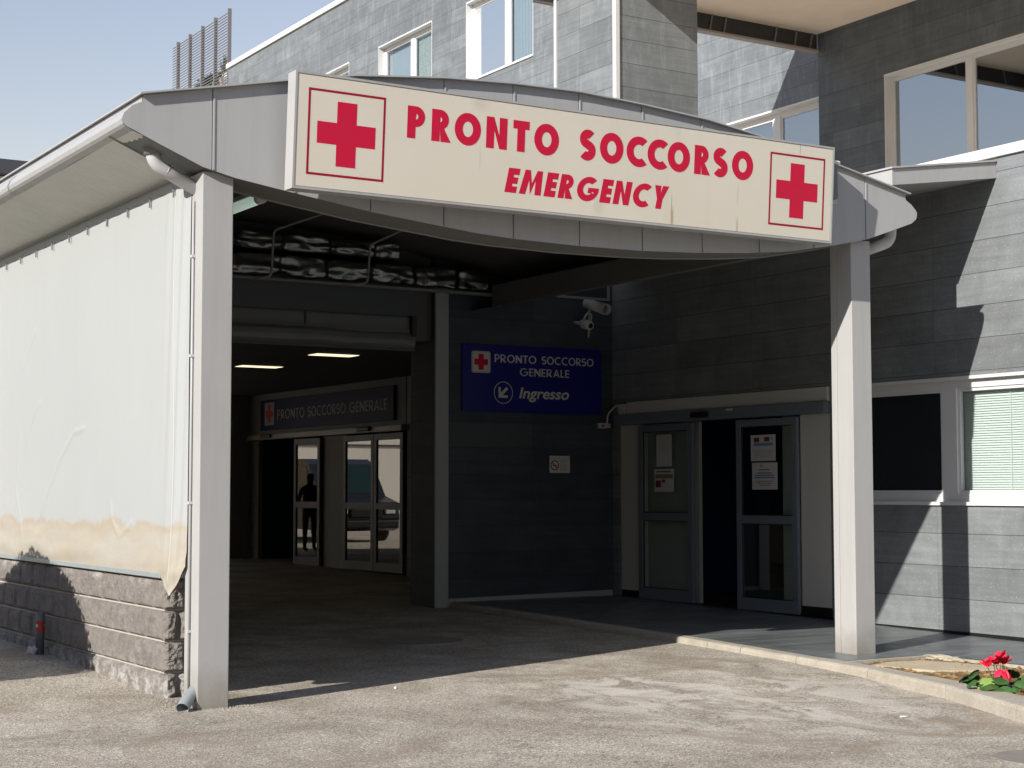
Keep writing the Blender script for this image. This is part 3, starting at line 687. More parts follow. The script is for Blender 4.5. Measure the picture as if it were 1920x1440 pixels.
# downpipes
def arcpath(pts, r=.07, n=6):
    out = [Vector(pts[0])]
    for a, b, c in zip(pts, pts[1:], pts[2:]):
        a, b, c = Vector(a), Vector(b), Vector(c); p = b + (a - b).normalized() * r; q = b + (c - b).normalized() * r
        for k in range(n + 1):
            t_ = k / n; out.append(p * (1 - t_) ** 2 + b * 2 * t_ * (1 - t_) + q * t_ ** 2)
    out.append(Vector(pts[-1])); return out
mb = MB(); mb.tube(arcpath([(4.095, 11.75, 4.17), (4.098, 11.75, 4.045), (4.45, 11.75, 3.875)], .085, 8), .052, 18)
dp = mb.build('downpipe', M['pipe'], CP)
mb = MB(); mb.tube([(4.095, 11.75, 4.19), (4.095, 11.75, 4.10)], .064, 18); mb.build('pipe_collar', M['grey_trim'], dp)
mb = MB(); mb.tube([(4.205, 11.75, 3.998), (4.213, 11.75, 3.994)], .0545, 18); mb.build('pipe_clip', M['galv'], dp)
mb = MB(); mb.tube(arcpath([(4.44, 11.66, .13), (4.37, 11.60, .085), (4.295, 11.52, .022)], .04, 4), [.046] * 4 + [.047] * 4 + [.05] * (len(arcpath([(4.44, 11.66, .13), (4.37, 11.60, .085), (4.295, 11.52, .022)], .04, 4)) - 8), 16, caps=False)
mb.build('downpipe_outlet', M['galv'], CP)
mb = MB(); mb.tube(arcpath([(11.62, 11.72, 4.22), (11.615, 11.72, 4.04), (11.16, 11.72, 3.885)], .10, 8), .055, 16); mb.build('downpipe', M['pipe'], CP)
mb = MB(); mb.tube([(4.409, 11.71, 3.78), (4.409, 11.71, .12)], .009, 8); cd = mb.build('cable_duct', M['post_metal'], CP)
for z in (.55, 1.5, 2.6, 3.35): MB().box(4.392, 4.421, 11.695, 11.725, z, z + .02).build('cable_clip', M['pipe'], cd)
# conduits hanging under the vault
for pts in ([(8.2, 16.2, 4.86), (7.35, 17.0, 4.52), (7.32, 17.0, 4.0), (7.12, 17.05, 3.95)], [(9.2, 16.0, 4.85), (8.56, 17.0, 4.45), (8.52, 17.0, 4.0), (8.24, 17.05, 3.95)]):
    MB().tube(arcpath(pts, .05, 5), .014, 8).build('conduit', paint('grey conduit', (.22, .22, .22), .5), CP)
# galvanised cross rail below the foil duct
MB().box(5.2, 11.1, 18.3, 18.36, 4.13, 4.165).build('cross_rail', M['grey_trim'], CP)
mb = MB(); mb.box(12.0, 12.838, 18.3, 18.33, 4.18, 4.21); mb.box(12.838, 12.868, 18.3, 18.33, 4.18, 4.42); mb.build('cable_tray', M['galv'], CP)

# fluorescent tube under the vault
t_ = thing('fluorescent_lamp', 'pale tube lamp under the canopy just right of the left post', 'lamp', (5.205, 13, 4.0))
mb = MB(); mb.tube([(5.205, 12.34, 3.965), (5.205, 13.8, 3.965)], .042, 12); mb.build('diffuser', M['tube_lamp'], t_)
mb = MB(); mb.bbox(5.165, 5.245, 12.28, 13.85, 4.0, 4.04, .004); mb.build('housing', M['white'], t_)
mb = MB(); mb.tube([(5.205, 12.28, 3.965), (5.205, 12.35, 3.965)], .046, 12); mb.build('end_cap', M['white'], t_)

# foil wrapped ventilation duct
dt = thing('air_duct', 'crumpled silver foil wrapped air duct under the canopy vault above the passage opening', 'duct', (8.2, 18.6, 4.2))
def duct(x0, x1, zb, zt, yb, yt, name, seed):
    mb = MB()
    def fn(u, v):
        x = x0 + (x1 - x0) * u; a = 2 * math.pi * v
        top = min(zt, ipol(TOP, x) - .10); cz = (zb + top) / 2; rz = max(.05, (top - zb) / 2); cy = (yb + yt) / 2; ry = (yt - yb) / 2
        c, s_ = math.cos(a), math.sin(a); k = 1 / max(abs(c), abs(s_)) ** .75
        pinch = 1 - .12 * max(0, math.cos(x * 2 * math.pi / .62)) ** 12
        w = 1 + .13 * noise.noise(Vector((x * 3.5 + seed, c * 2.2, s_ * 2.2))) + .025 * noise.noise(Vector((x * 9 + seed, c * 6, s_ * 6)))
        return (x, cy + ry * c * k * w * pinch, cz + rz * s_ * k * w * pinch)
    mb.grid(fn, 260, 40)
    for u in (0, 1): mb.add([fn(u, k / 24) for k in range(24)], [tuple(range(24))])
    mb.build(name, M['foil'], dt, fix=False)
duct(5.0, 10.95, 4.19, 4.47, 18.35, 18.8, 'lower_duct', 1.0)
duct(5.0, 9.6, 4.50, 4.72, 18.25, 18.8, 'upper_duct', 9.0)

# rolled blind below the lintel
rb = thing('rolled_blind', 'grey rolled up fabric blind across the passage opening below the lintel', 'blind', (7.5, 18.9, 3.5))
def roll(u, v):
    x = 4.7 + 5.45 * u; zt = 3.875
    sec = [(18.955, 3.875), (18.93, 3.86), (18.925, 3.72), (18.905, 3.66), (18.90, 3.655), (18.86, 3.62), (18.84, 3.55), (18.85, 3.49), (18.90, 3.445), (18.95, 3.45)]
    k = v * (len(sec) - 1); i = min(int(k), len(sec) - 2); f_ = k - i
    y = sec[i][0] * (1 - f_) + sec[i + 1][0] * f_; z = sec[i][1] * (1 - f_) + sec[i + 1][1] * f_
    s_ = math.sin(math.pi * v)
    return (x, y + .014 * s_ * noise.noise(Vector((x * 1.7, v * 3, 0))), z + .022 * v * noise.noise(Vector((x * 1.1, 5, 0))) + .012 * s_ * noise.noise(Vector((x * 4, v * 4, 2))))
mb = MB(); mb.grid(roll, 140, 36); mb.build('fabric', M['roll'], rb, fix=False)
mb = MB(); mb.box(10.10, 10.16, 18.83, 18.955, 3.60, 3.87); mb.build('end_bracket', M['dark_metal'], rb)
for x in (8.6, 6.4): MB().box(x, x + .03, 18.915, 18.922, 3.66, 3.86).build('strap', M['dark_metal'], rb)

# ceiling lights of the passage
def clight(cs, label):
    xs_ = [c[0] for c in cs]; ys_ = [c[1] for c in cs]
    t_ = thing('ceiling_light', label, 'ceiling light', (sum(xs_) / 4, sum(ys_) / 4, 3.56), 'ceiling lights in the passage')
    z = 3.555
    MB().add([(x, y, z) for x, y in cs] + [(x, y, z - .006) for x, y in cs], [(0, 1, 2, 3), (4, 7, 6, 5), (0, 4, 5, 1), (1, 5, 6, 2), (2, 6, 7, 3), (3, 7, 4, 0)]).build('diffuser', M['lamp'], t_)
    cx, cy = sum(xs_) / 4, sum(ys_) / 4
    fr = [(cx + (x - cx) * 1.06, cy + (y - cy) * 1.06) for x, y in cs]
    v = [(x, y, 3.5635) for x, y in fr] + [(x, y, 3.556) for x, y in fr]
    MB().add(v, [(4, 7, 6, 5), (0, 4, 5, 1), (1, 5, 6, 2), (2, 6, 7, 3), (3, 7, 4, 0)]).build('frame', M['grey_trim'], t_)
clight([(9.92, 21.68), (10.58, 21.68), (10.58, 21.36), (9.92, 21.36)], 'lit square ceiling panel nearer the pillar, the right one of two')
clight([(9.86, 24.28), (10.54, 24.28), (10.54, 23.98), (9.86, 23.98)], 'lit square ceiling panel deeper in the passage, beside the left post')

# ------------------------------------------------------------------ lettering (own geometric capitals)
def arcp(cx, cy, r, a0, a1, n=20, ry=None):
    ry = r if ry is None else ry
    return [(cx + r * math.cos(R(a0 + (a1 - a0) * k / n)), cy + ry * math.sin(R(a0 + (a1 - a0) * k / n))) for k in range(n + 1)]
def stroke(pts, w):
    L, Rr = [], []
    for i, p in enumerate(pts):
        a = Vector(pts[max(i - 1, 0)]); b = Vector(pts[min(i + 1, len(pts) - 1)]); d = (b - a).normalized(); n_ = Vector((-d.y, d.x)) * w / 2
        L.append((p[0] + n_.x, p[1] + n_.y)); Rr.append((p[0] - n_.x, p[1] - n_.y))
    return L + Rr[::-1]
def glyph(ch, s):
    """contours for cap height 1, stem s; returns (contours, width)"""
    h = s * .92
    if ch == 'O': return [arcp(.48, .5, .48, 0, 360, 40, .515)[:-1], arcp(.48, .5, .48 - s, 0, 360, 40, .515 - h)[:-1][::-1]], .96
    if ch == 'P':
        r = .32; return [[(0, 0), (0, 1), (.30, 1)] + arcp(.30, 1 - r, r, 90, -90, 18) + [(s, 1 - 2 * r), (s, 0)], [(s, 1 - h * .85), (s, 1 - 2 * r + h * .85)] + arcp(.29, 1 - r, r - h * .85, -90, 90, 14)], .62
    if ch == 'R':
        r = .31; return [[(0, 0), (0, 1), (.30, 1)] + arcp(.30, 1 - r, r, 90, -62, 18) + [(.70, 0), (.70 - s * 1.25, 0), (s, .40), (s, 0)], [(s, 1 - h * .85), (s, 1 - 2 * r + h * .85)] + arcp(.29, 1 - r, r - h * .85, -90, 90, 14)], .70
    if ch == 'N': return [[(0, 0), (0, 1), (s * .95, 1), (.78 - s, .42), (.78 - s, 1), (.78, 1), (.78, 0), (.78 - s * .95, 0), (s, .58), (s, 0)]], .78
    if ch == 'T': return [[(.31 - s / 2, 0), (.31 - s / 2, 1 - h), (0, 1 - h), (0, 1), (.62, 1), (.62, 1 - h), (.31 + s / 2, 1 - h), (.31 + s / 2, 0)]], .62
    if ch == 'S':
        w = s; r1 = .285 - w / 2 + .03; r2 = .305 - w / 2 + .03; c2 = r2 + w / 2 - .015; c1 = 1.015 - w / 2 - r1
        top = arcp(.29, c1, r1 * 1.05, 38, 250, 20, r1); bot = arcp(.27, c2, r2 * 1.05, 68, -142, 20, r2)
        return [stroke(top[:-2] + bot[2:], w)], .58
    if ch == 'C': return [[*arcp(.52, .5, .52, 50, 310, 30, .515), *arcp(.52, .5, .52 - s, 304, 56, 26, .515 - h)]], .86
    if ch == 'G': return [[*arcp(.52, .5, .52, 48, 350, 34, .515), (1.03, .56), (.52, .56), (.52, .56 - h * .85), (.52 + .42 - s * .35, .56 - h * .85), *arcp(.52, .5, .52 - s, 338, 54, 26, .515 - h)]], 1.02
    if ch == 'E': return [[(0, 0), (0, 1), (.52, 1), (.52, 1 - h), (s, 1 - h), (s, .5 + h / 2), (.50, .5 + h / 2), (.50, .5 - h / 2), (s, .5 - h / 2), (s, h), (.52, h), (.52, 0)]], .52
    if ch == 'L': return [[(0, 0), (0, 1), (s, 1), (s, h), (.46, h), (.46, 0)]], .46
    if ch == 'M': return [[(0, 0), (.10, 1), (.10 + s * .85, 1), (.5, .46), (.90 - s * .85, 1), (.90, 1), (1.0, 0), (1 - s, 0), (.93 - s, .60), (.5, 0), (.07 + s, .60), (s, 0)]], 1.0
    if ch == 'A': return [[(0, 0), (.36, 1), (.46, 1), (.82, 0), (.82 - s * 1.1, 0), (.755 - s * 1.1, .20), (.065 + s * 1.1, .20), (s * 1.1, 0)], [(.30 - .02, .38), (.54, .38), (.41, .76)]], .82
    if ch == 'Y': return [[(.36 - s / 2, 0), (.36 - s / 2, .42), (0, 1), (s * 1.12, 1), (.36, .66), (.72 - s * 1.12, 1), (.72, 1), (.36 + s / 2, .42), (.36 + s / 2, 0)]], .72
    return [], .3
def flat_mesh(contours, name='tmp', ext=0.0):
    cu = bpy.data.curves.new(name, 'CURVE'); cu.dimensions = '2D'; cu.fill_mode = 'FRONT' if not ext else 'BOTH'; cu.extrude = ext
    for c in contours:
        sp_ = cu.splines.new('POLY'); sp_.points.add(len(c) - 1); sp_.use_cyclic_u = True
        for p, q in zip(sp_.points, c): p.co = (q[0], q[1], 0, 1)
    o = bpy.data.objects.new(name, cu); COL.objects.link(o)
    me = bpy.data.meshes.new_from_object(o.evaluated_get(bpy.context.evaluated_depsgraph_get()))
    v = [tuple(x.co) for x in me.vertices]; f = [tuple(p.vertices) for p in me.polygons]
    bpy.data.objects.remove(o); bpy.data.curves.remove(cu); bpy.data.meshes.remove(me)
    return v, f
def word(txt, x0, y0, size, stem, width=None, gap=.13, space=.45, slant=0.0, lefts=None, wx=1.0, space_list=None):
    """contours of one text line; width stretches the line to fit"""
    out = []; x = 0; adv = []
    for i, ch in enumerate(txt):
        if ch == ' ': x += space; continue
        cs, w = glyph(ch, stem); adv.append((x, w, cs)); x += w + gap
    tot = x - gap; k = (width / (tot * size)) if width else 1.0
    for i, (ox, w, cs) in enumerate(adv):
        for c in cs:
            if lefts: out.append([(lefts[i] + (p[0] * wx + p[1] * slant) * size, y0 + p[1] * size) for p in c])
            else: out.append([(x0 + ((ox + p[0]) * k + p[1] * slant) * size, y0 + p[1] * size) for p in c])
    return out
def place(contours, fn, ext=.002):
    v, f = flat_mesh(contours, ext=ext); mb = MB(); mb.add([fn(p) for p in v], f); return mb
def font_contour_mesh(txt, size, shear, width, bold=.0):
    cu = bpy.data.curves.new('tmp', 'FONT'); cu.body = txt; cu.size = size; cu.shear = shear; cu.offset = bold; cu.fill_mode = 'FRONT'; cu.extrude = .0
    o = bpy.data.objects.new('tmp', cu); COL.objects.link(o)
    me = bpy.data.meshes.new_from_object(o.evaluated_get(bpy.context.evaluated_depsgraph_get()))
    v = [tuple(x.co) for x in me.vertices]; f = [tuple(p.vertices) for p in me.polygons]
    bpy.data.objects.remove(o); bpy.data.curves.remove(cu); bpy.data.meshes.remove(me)
    x0 = min(p[0] for p in v); x1 = max(p[0] for p in v); k = width / (x1 - x0)
    return [((p[0] - x0) * k, p[1], p[2]) for p in v], f
def crossc(cx, cy, w, t): # plus-shaped contour
    a, b = w / 2, t / 2
    return [(cx - b, cy - a), (cx + b, cy - a), (cx + b, cy - b), (cx + a, cy - b), (cx + a, cy + b), (cx + b, cy + b), (cx + b, cy + a), (cx - b, cy + a), (cx - b, cy + b), (cx - a, cy + b), (cx - a, cy - b), (cx - b, cy - b)]
def framec(x0, x1, y0, y1, t): return [[(x0, y0), (x1, y0), (x1, y1), (x0, y1)], [(x0 + t, y0 + t), (x0 + t, y1 - t), (x1 - t, y1 - t), (x1 - t, y0 + t)]]

# ------------------------------------------------------------------ big emergency sign
SX0, SX1, SZ0, SZ1 = 5.006, 10.402, 3.866, 4.750
TILT = math.tan(R(4.0))
def sgy(z, off=0.0): return 11.25 - (z - SZ0) * TILT - off
SG = thing('emergency_sign', 'wide ivory box sign with red PRONTO SOCCORSO EMERGENCY lettering on the canopy front', 'sign', ((SX0 + SX1) / 2, 11.3, SZ0))
mb = MB()
def sbox(mb, x0, x1, z0, z1, o0, o1):
    v = [(x, sgy(z, o), z) for z in (z0, z1) for o in (o1, o0) for x in (x0, x1)]
    mb.add(v, [(0, 2, 3, 1), (4, 5, 7, 6), (0, 1, 5, 4), (2, 6, 7, 3), (0, 4, 6, 2), (1, 3, 7, 5)])
e = .018
sbox(mb, SX0, SX0 + e, SZ0, SZ1, -.14, .0); sbox(mb, SX1 - e, SX1, SZ0, SZ1, -.14, .0)
sbox(mb, SX0 + e, SX1 - e, SZ0, SZ0 + e, -.14, .0); sbox(mb, SX0 + e, SX1 - e, SZ1 - e, SZ1, -.14, .0)
sbox(mb, SX0 + e, SX1 - e, SZ0 + e, SZ1 - e, -.14, -.12)
mb.build('sign_box', M['post_metal'], SG)
mb = MB(); sbox(mb, SX0 + e + .004, SX1 - e - .004, SZ0 + e + .004, SZ1 - e - .004, -.02, -.004); mb.build('sign_face', M['ivory'], SG)
for a_, b_ in ((SX0 + e, SX0 + e + .004), (SX1 - e - .004, SX1 - e)):
    mb = MB(); sbox(mb, a_, b_, SZ0 + e, SZ1 - e, -.02, -.008); mb.build('seal', M['black'], SG)
fs = lambda p: (p[0], sgy(p[1], -.001 - p[2]) , p[1])
def onsign(contours, name, mat): return place(contours, lambda p: (p[0], sgy(p[1], -.0035) - (p[2] + .0003), p[1]), .0003).build(name, mat, SG, fix=False)
CAP = .252
lefts = [5.961, 6.178, 6.386, 6.678, 6.930, 7.134, 7.590, 7.786, 8.060, 8.280, 8.494, 8.785, 9.002, 9.203]
onsign(word('PRONTO', 0, 4.348, CAP, .295, lefts=lefts[:6], wx=1.0), 'lettering', M['red']); onsign(word('SOCCORSO', 0, 4.348, CAP, .295, lefts=lefts[6:], wx=1.0), 'lettering', M['red'])
onsign(word('EMERGENCY', 6.866, 4.010, .200, .285, width=1.62, gap=.13, slant=.19), 'lettering', M['red'])
for cx in (5.442, 9.965): onsign([crossc(cx, 4.308, .492, .166)], 'red_cross', M['red'])
onsign(framec(5.117, 5.769, 3.981, 4.634, .018), 'border_line', M['red2'])
onsign(framec(9.640, 10.293, 3.980, 4.632, .018), 'border_line', M['red2'])
for x in (5.3, 7.7, 10.1):
    MB().box(x, x + .05, 11.385, YF - .001, 3.95, 4.0).build('bracket', M['galv'], SG); MB().box(x, x + .05, 11.32, YF - .001, 4.55, 4.60).build('bracket', M['galv'], SG)

# little flood lamp beside the sign
fl = thing('flood_lamp', 'small white capped lamp on the fascia at the right end of the big sign', 'lamp', (10.55, 11.45, 4.3))
mb = MB(); mb.bbox(10.49, 10.595, 11.35, 11.46, 4.31, 4.635, .02); mb.build('housing', M['grey_trim'], fl)
mb = MB(); mb.bbox(10.47, 10.61, 11.33, 11.47, 4.638, 4.672, .015); mb.build('cap', M['white'], fl)
mb = MB(); mb.bbox(10.52, 10.645, 11.43, 11.498, 4.28, 4.385, .008); mb.build('connection_box', M['pipe'], fl)

# ------------------------------------------------------------------ blue signs
YW = 18.87
bs = thing('entrance_sign', 'blue wall sign reading PRONTO SOCCORSO GENERALE Ingresso beside the pillar', 'sign', (11.97, YW, 2.65))
MB().bbox(10.85, 13.09, YW - .035, YW - .004, 2.647, 3.548, .004).build('sign_panel', M['blue'], bs)
YP = YW - .0355
def onblue(contours, name, mat, d=.0): return place(contours, lambda p: (p[0], YP - .002 - d - p[2], p[1]), .0012).build(name, mat, bs, fix=False)
def rrect(x0, x1, y0, y1, r): return arcp(x1 - r, y1 - r, r, 0, 90, 6) + arcp(x0 + r, y1 - r, r, 90, 180, 6) + arcp(x0 + r, y0 + r, r, 180, 270, 6) + arcp(x1 - r, y0 + r, r, 270, 360, 6)
onblue([rrect(10.99, 11.283, 3.166, 3.456, .03)], 'badge', M['letter_white'])
onblue([rrect(10.998, 11.275, 3.174, 3.448, .025), rrect(11.002, 11.271, 3.178, 3.444, .022)[::-1]], 'badge_line', M['ink'], .003)
onblue([crossc(11.136, 3.312, .212, .080)], 'red_cross', M['red'], .003)
onblue(word('PRONTO', 11.347, 3.317, .108, .165, width=.662, gap=.12), 'lettering', M['letter_white']); onblue(word('SOCCORSO', 12.100, 3.317, .108, .165, width=.853, gap=.12), 'lettering', M['letter_white'])
onblue(word('GENERALE', 11.747, 3.146, .106, .15, width=.80, gap=.14), 'lettering', M['letter_white'])
onblue([arcp(11.484, 2.911, .149, 0, 360, 40)[:-1], arcp(11.484, 2.911, .140, 0, 360, 40)[:-1][::-1]], 'arrow_ring', M['letter_white'])
ar = [(0, 0), (.142, 0), (.142, .034), (.062, .034), (.152, .118), (.122, .146), (.034, .062), (.034, .142), (0, .142)]
onblue([[(11.408 + a, 2.842 + b) for a, b in ar]], 'arrow', M['letter_white'])
v, f = font_contour_mesh('Ingresso', .205, .22, .81, .0042)
mb = MB(); mb.add([(11.732 + p[0], YP - .003, 2.846 + p[1]) for p in v], f); mb.build('lettering', M['letter_white'], bs, fix=False)

b3 = thing('inner_sign', 'long blue sign above the far sliding doors inside the passage', 'sign', (W1, 28.3, 2.82))
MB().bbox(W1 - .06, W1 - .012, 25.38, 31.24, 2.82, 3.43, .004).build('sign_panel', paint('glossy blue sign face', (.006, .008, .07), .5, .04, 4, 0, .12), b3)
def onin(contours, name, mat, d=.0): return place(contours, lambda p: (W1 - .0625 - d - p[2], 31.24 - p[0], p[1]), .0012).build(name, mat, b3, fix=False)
M['dim_white'] = paint('darker white vinyl', (.30, .30, .29), .5, .03, 8)  # white set darker than the other blue sign's lettering
onin([rrect(.23, .70, 2.915, 3.375, .03)], 'badge', M['dim_white'])
onin([crossc(.465, 3.145, .36, .13)], 'red_cross', M['red'], .003)
for w_, a_, b_ in (('PRONTO', .86, 1.30), ('SOCCORSO', 2.32, 1.64), ('GENERALE', 4.12, 1.50)): onin(word(w_, a_, 3.02, .19, .15, width=b_, gap=.14), 'lettering', M['dim_white'])

# ------------------------------------------------------------------ small things on the walls
def paper_x(name, label, y0, y1, z0, z1, x, draw, group=None):
    """sheet facing -x; the picture's left is larger y"""
    t_ = thing(name, label, 'notice', (x, (y0 + y1) / 2, z0), group)
    MB().box(x - .002, x, y0, y1, z0, z1).build('sheet', M['paper'], t_)
    lay = {}
    for (u0, u1, v0, v1, k) in draw:
        lay.setdefault(k, MB()).box(x - .0034, x - .0024, y1 - (y1 - y0) * u1, y1 - (y1 - y0) * u0, z1 - (z1 - z0) * v1, z1 - (z1 - z0) * v0)
    for k, m_ in lay.items(): m_.build({'ink': 'print', 'ink_blue': 'blue_print', 'ink_sky': 'heading_band', 'ink_red': 'picture', 'ink_tan': 'colour_band'}[k], M[k], t_)
def lines(u0, u1, v0, v1, n, k='ink', fill=.28):
    o = []
    for i in range(n):
        v = v0 + (v1 - v0) * (i + .5) / n; h = (v1 - v0) / n * fill; sh = random.uniform(0, .08)
        o.append((u0 + sh * .4, u1 - sh, v - h / 2, v + h / 2, k))
    return o
XG = W1 - .005 - .0225 - .010
paper_x('door_notice', 'white sheet with light blue heading, upper one on the right door leaf', 15.378, 15.842, 1.957, 2.28, XG - .001,
        [(.13, .35, .10, .28, 'ink_red'), (.55, .76, .09, .26, 'ink_red'), (.84, .87, .10, .22, 'ink'), (.13, .90, .31, .42, 'ink_sky')] + lines(.12, .9, .55, .88, 5, fill=.14), 'notices on the door glass')
paper_x('door_notice', 'white sheet with blue print lines, lower one on the right door leaf', 15.348, 15.824, 1.607, 1.938, XG - .001,
        [(.34, .40, .08, .15, 'ink')] + [(.28, .68, .25, .29, 'ink'), (.22, .77, .37, .41, 'ink_blue'), (.12, .87, .455, .495, 'ink_blue'), (.10, .89, .535, .575, 'ink_blue'), (.15, .83, .68, .705, 'ink'), (.21, .78, .755, .78, 'ink'), (.30, .70, .83, .855, 'ink')], 'notices on the door glass')
paper_x('door_notice', 'faint long sheet, upper one on the left door leaf', 17.462, 17.795, 1.915, 2.34, XG - .001, lines(.1, .9, .05, .6, 9, fill=.10), 'notices on the door glass')
paper_x('door_notice', 'sheet with tan band and dark pictures, lower one on the left door leaf', 17.418, 17.845, 1.578, 1.885, XG - .001,
        [(.10, .85, .10, .15, 'ink_blue'), (.05, .95, .24, .42, 'ink_tan'), (.06, .34, .50, .80, 'ink_red'), (.40, .55, .46, .60, 'ink_red')], 'notices on the door glass')
ns = thing('no_smoking_notice', 'small white no smoking notice on the dark screen wall', 'notice', (12.41, YW, 1.84))
MB().box(12.242, 12.573, YW - .006, YW - .002, 1.838, 2.072).build('sheet', M['paper'], ns)
mb = MB(); mb.disc((12.325, YW - .0075, 1.942), (0, -1, 0), .070, 32, .055); M2 = MB()
mb.add([(12.325 + a, YW - .0078, 1.942 + b) for a, b in ((-.047, .036), (-.036, .047), (.047, -.036), (.036, -.047))], [(0, 1, 2, 3)]); mb.build('ban_ring', M['ink_red'], ns, fix=False)
mb = MB(); mb.box(12.285, 12.365, YW - .0072, YW - .0066, 1.935, 1.949); mb.build('cigarette', M['ink'], ns)
mb = MB()
for i in range(9): mb.box(12.405, 12.555 - .02 * (i % 3), YW - .0072, YW - .0066, 2.005 - i * .017, 2.009 - i * .017)
mb.box(12.27, 12.55, YW - .0072, YW - .0066, 2.030, 2.034); mb.box(12.39, 12.41, YW - .0072, YW - .0066, 2.046, 2.056); mb.build('print', M['ink'], ns)

jb = thing('junction_box', 'small white cable box on the screen wall left of the right doors', 'cable box', (13.12, YW, 2.5))
MB().bbox(13.04, 13.165, YW - .05, YW - .002, 2.462, 2.534, .006).build('box', M['white'], jb)
MB().bbox(13.17, 13.232, YW - .045, YW - .002, 2.468, 2.53, .006).build('switch', M['pipe'], jb)
MB().box(13.075, 13.125, YW - .056, YW - .048, 2.48, 2.515).build('label_plate', M['ink'], jb)
MB().tube(arcpath([(13.19, YW - .022, 2.53), (13.195, YW - .03, 2.66), (13.27, YW - .10, 2.77), (13.28, YW - .28, 2.79)], .05, 5), .012, 8).build('cable', M['white'], jb)

def camera_body(p0, p1, r):
    return MB().tube([p0, p1], r, 16)
cm = thing('security_camera', 'white bullet camera, the larger upper one in the corner above the blue sign', 'camera', (12.85, 18.7, 4.1), 'cameras above the blue sign')
a, b = Vector((12.69, 18.62, 4.17)), Vector((12.76, 18.28, 4.06))
camera_body(a, b, .072).build('body', M['white'], cm); d = (b - a).normalized()
MB().tube([b + d * .002, b + d * .004], .056, 16).build('lens', M['ink'], cm)
MB().tube([b - d * .05, b + d * .05], .080, 16, caps=False).build('sun_hood', M['white'], cm)
MB().tube(arcpath([(12.70, 18.60, 4.16), (12.86, 18.75, 4.14), (12.88, 18.86, 4.05)], .05, 4), .018, 8).build('arm', M['white'], cm)
cm = thing('security_camera', 'white round camera with curled cable, the lower one above the blue sign', 'camera', (12.70, 18.7, 3.85), 'cameras above the blue sign')
a, b = Vector((12.66, 18.70, 3.90)), Vector((12.68, 18.50, 3.845))
MB().tube([a, a + (b - a) * .3, a + (b - a) * .7, b], [.045, .068, .068, .055], 16).build('body', M['white'], cm); d = (b - a).normalized()
MB().tube([b + d * .001, b + d * .004], .038, 16).build('lens', M['black'], cm)
MB().tube(arcpath([(12.65, 18.62, 3.95), (12.70, 18.60, 4.04), (12.80, 18.65, 4.02), (12.86, 18.78, 3.86), (12.87, 18.84, 3.72)], .05, 5), .015, 8).build('cable', M['white'], cm)
MB().tube([(12.66, 18.70, 3.90), (12.66, 18.86, 3.92)], .025, 10).build('bracket', M['white'], cm)
MB().tube([(12.90, 18.85, 4.06), (12.875, 18.85, 3.72)], .012, 8).build('conduit', M['white'], cm)

# ------------------------------------------------------------------ left side: tarpaulin on a block wall
XT = 4.415
tp = thing('tarpaulin', 'large white tarpaulin screen with tan stained lower edge hung beside the left post', 'tarpaulin', (XT, 14.5, .93))
def tz_bottom(y):
    return ipol([(11.77, 1.04), (11.86, .93), (11.94, .83), (12.02, .805), (12.12, .845), (12.32, .935), (12.6, .94), (19, .955)], y)
def tz_top(y):
    k = ((y - 12.07) / .5435) % 1.0
    return 3.934 - .020 * abs(math.sin(math.pi * k)) ** 1.5 if y > 12.07 else 3.93
CRE = [[(15.9, 3.15), (16.15, 2.95), (16.3, 2.8)], [(14.3, 2.15), (14.6, 2.12), (15.0, 1.9), (15.45, 1.55), (15.6, 1.4)], [(15.7, 2.45), (16.0, 2.25), (16.15, 2.05)], [(13.55, 1.5), (13.5, 1.35), (13.3, 1.22), (13.0, 1.34)], [(16.4, 2.2), (16.5, 1.6), (16.2, 1.1)]]
def crease(y, z):
    best = 9
    for P_ in CRE:
        for (a, b), (c, d) in zip(P_, P_[1:]):
            t_ = max(0, min(1, ((y - a) * (c - a) + (z - b) * (d - b)) / ((c - a) ** 2 + (d - b) ** 2)))
            best = min(best, math.hypot(y - a - t_ * (c - a), z - b - t_ * (d - b)))
    return .007 * math.exp(-(best / .022) ** 2) if best < .1 else 0
def tarp(u, v):
    y = 11.775 + (18.98 - 11.775) * (u ** 1.6); z = tz_bottom(y) + (tz_top(y) - tz_bottom(y)) * v
    near = max(0, 1 - (y - 11.775) / .55)
    x = XT - .018
    edge = max(0, min(1, (y - 11.775) / .16))
    x = XT - .018 * edge
    x -= .016 * edge * near * math.sin((y - 11.82) * 34 + (z - 1) * 3.2 * (1 - v * .3)) * min(1, (1.15 - abs(v - .5)))
    x -= .012 * noise.noise(Vector((y * .7, z * .5, 2)))
    low = max(0, 1 - (z - .93) / .40)
    x -= low * (.020 * noise.noise(Vector((y * 1.3, z * 7, 7))) + .030 * math.sin(math.pi * min(1, low)) * (.6 + .4 * noise.noise(Vector((y * .8, 0, 1)))))
    x -= crease(y, z)
    # diagonal pull folds from the corner
    q = (y - 12.0) * .55 + (z - .9)
    if y < 13.6 and z < 1.55: x -= .012 * max(0, 1 - (y - 12) / 1.1) * math.sin(q * 27 + 2.5 * noise.noise(Vector((y * 1.5, z * 2, 4)))) * max(0, 1 - (z - .9) / .45) * (.5 + noise.noise(Vector((y * 3, z * 3, 9))))
    if y < 12.25 and z < 1.05: x -= .05 * (1.05 - z) / .2 * max(0, min(1, (12.25 - y) / .3))
    return (x, y, z)
mb = MB(); mb.grid(tarp, 340, 190); mb.build('sheet', M['tarp'], tp, fix=False)
for k in range(11):
    y = 12.07 + .5435 * k; MB().box(XT - .040, XT - .030, y - .008, y + .008, 3.86, 3.938).build('eyelet_strap', M['grey_trim'], tp)
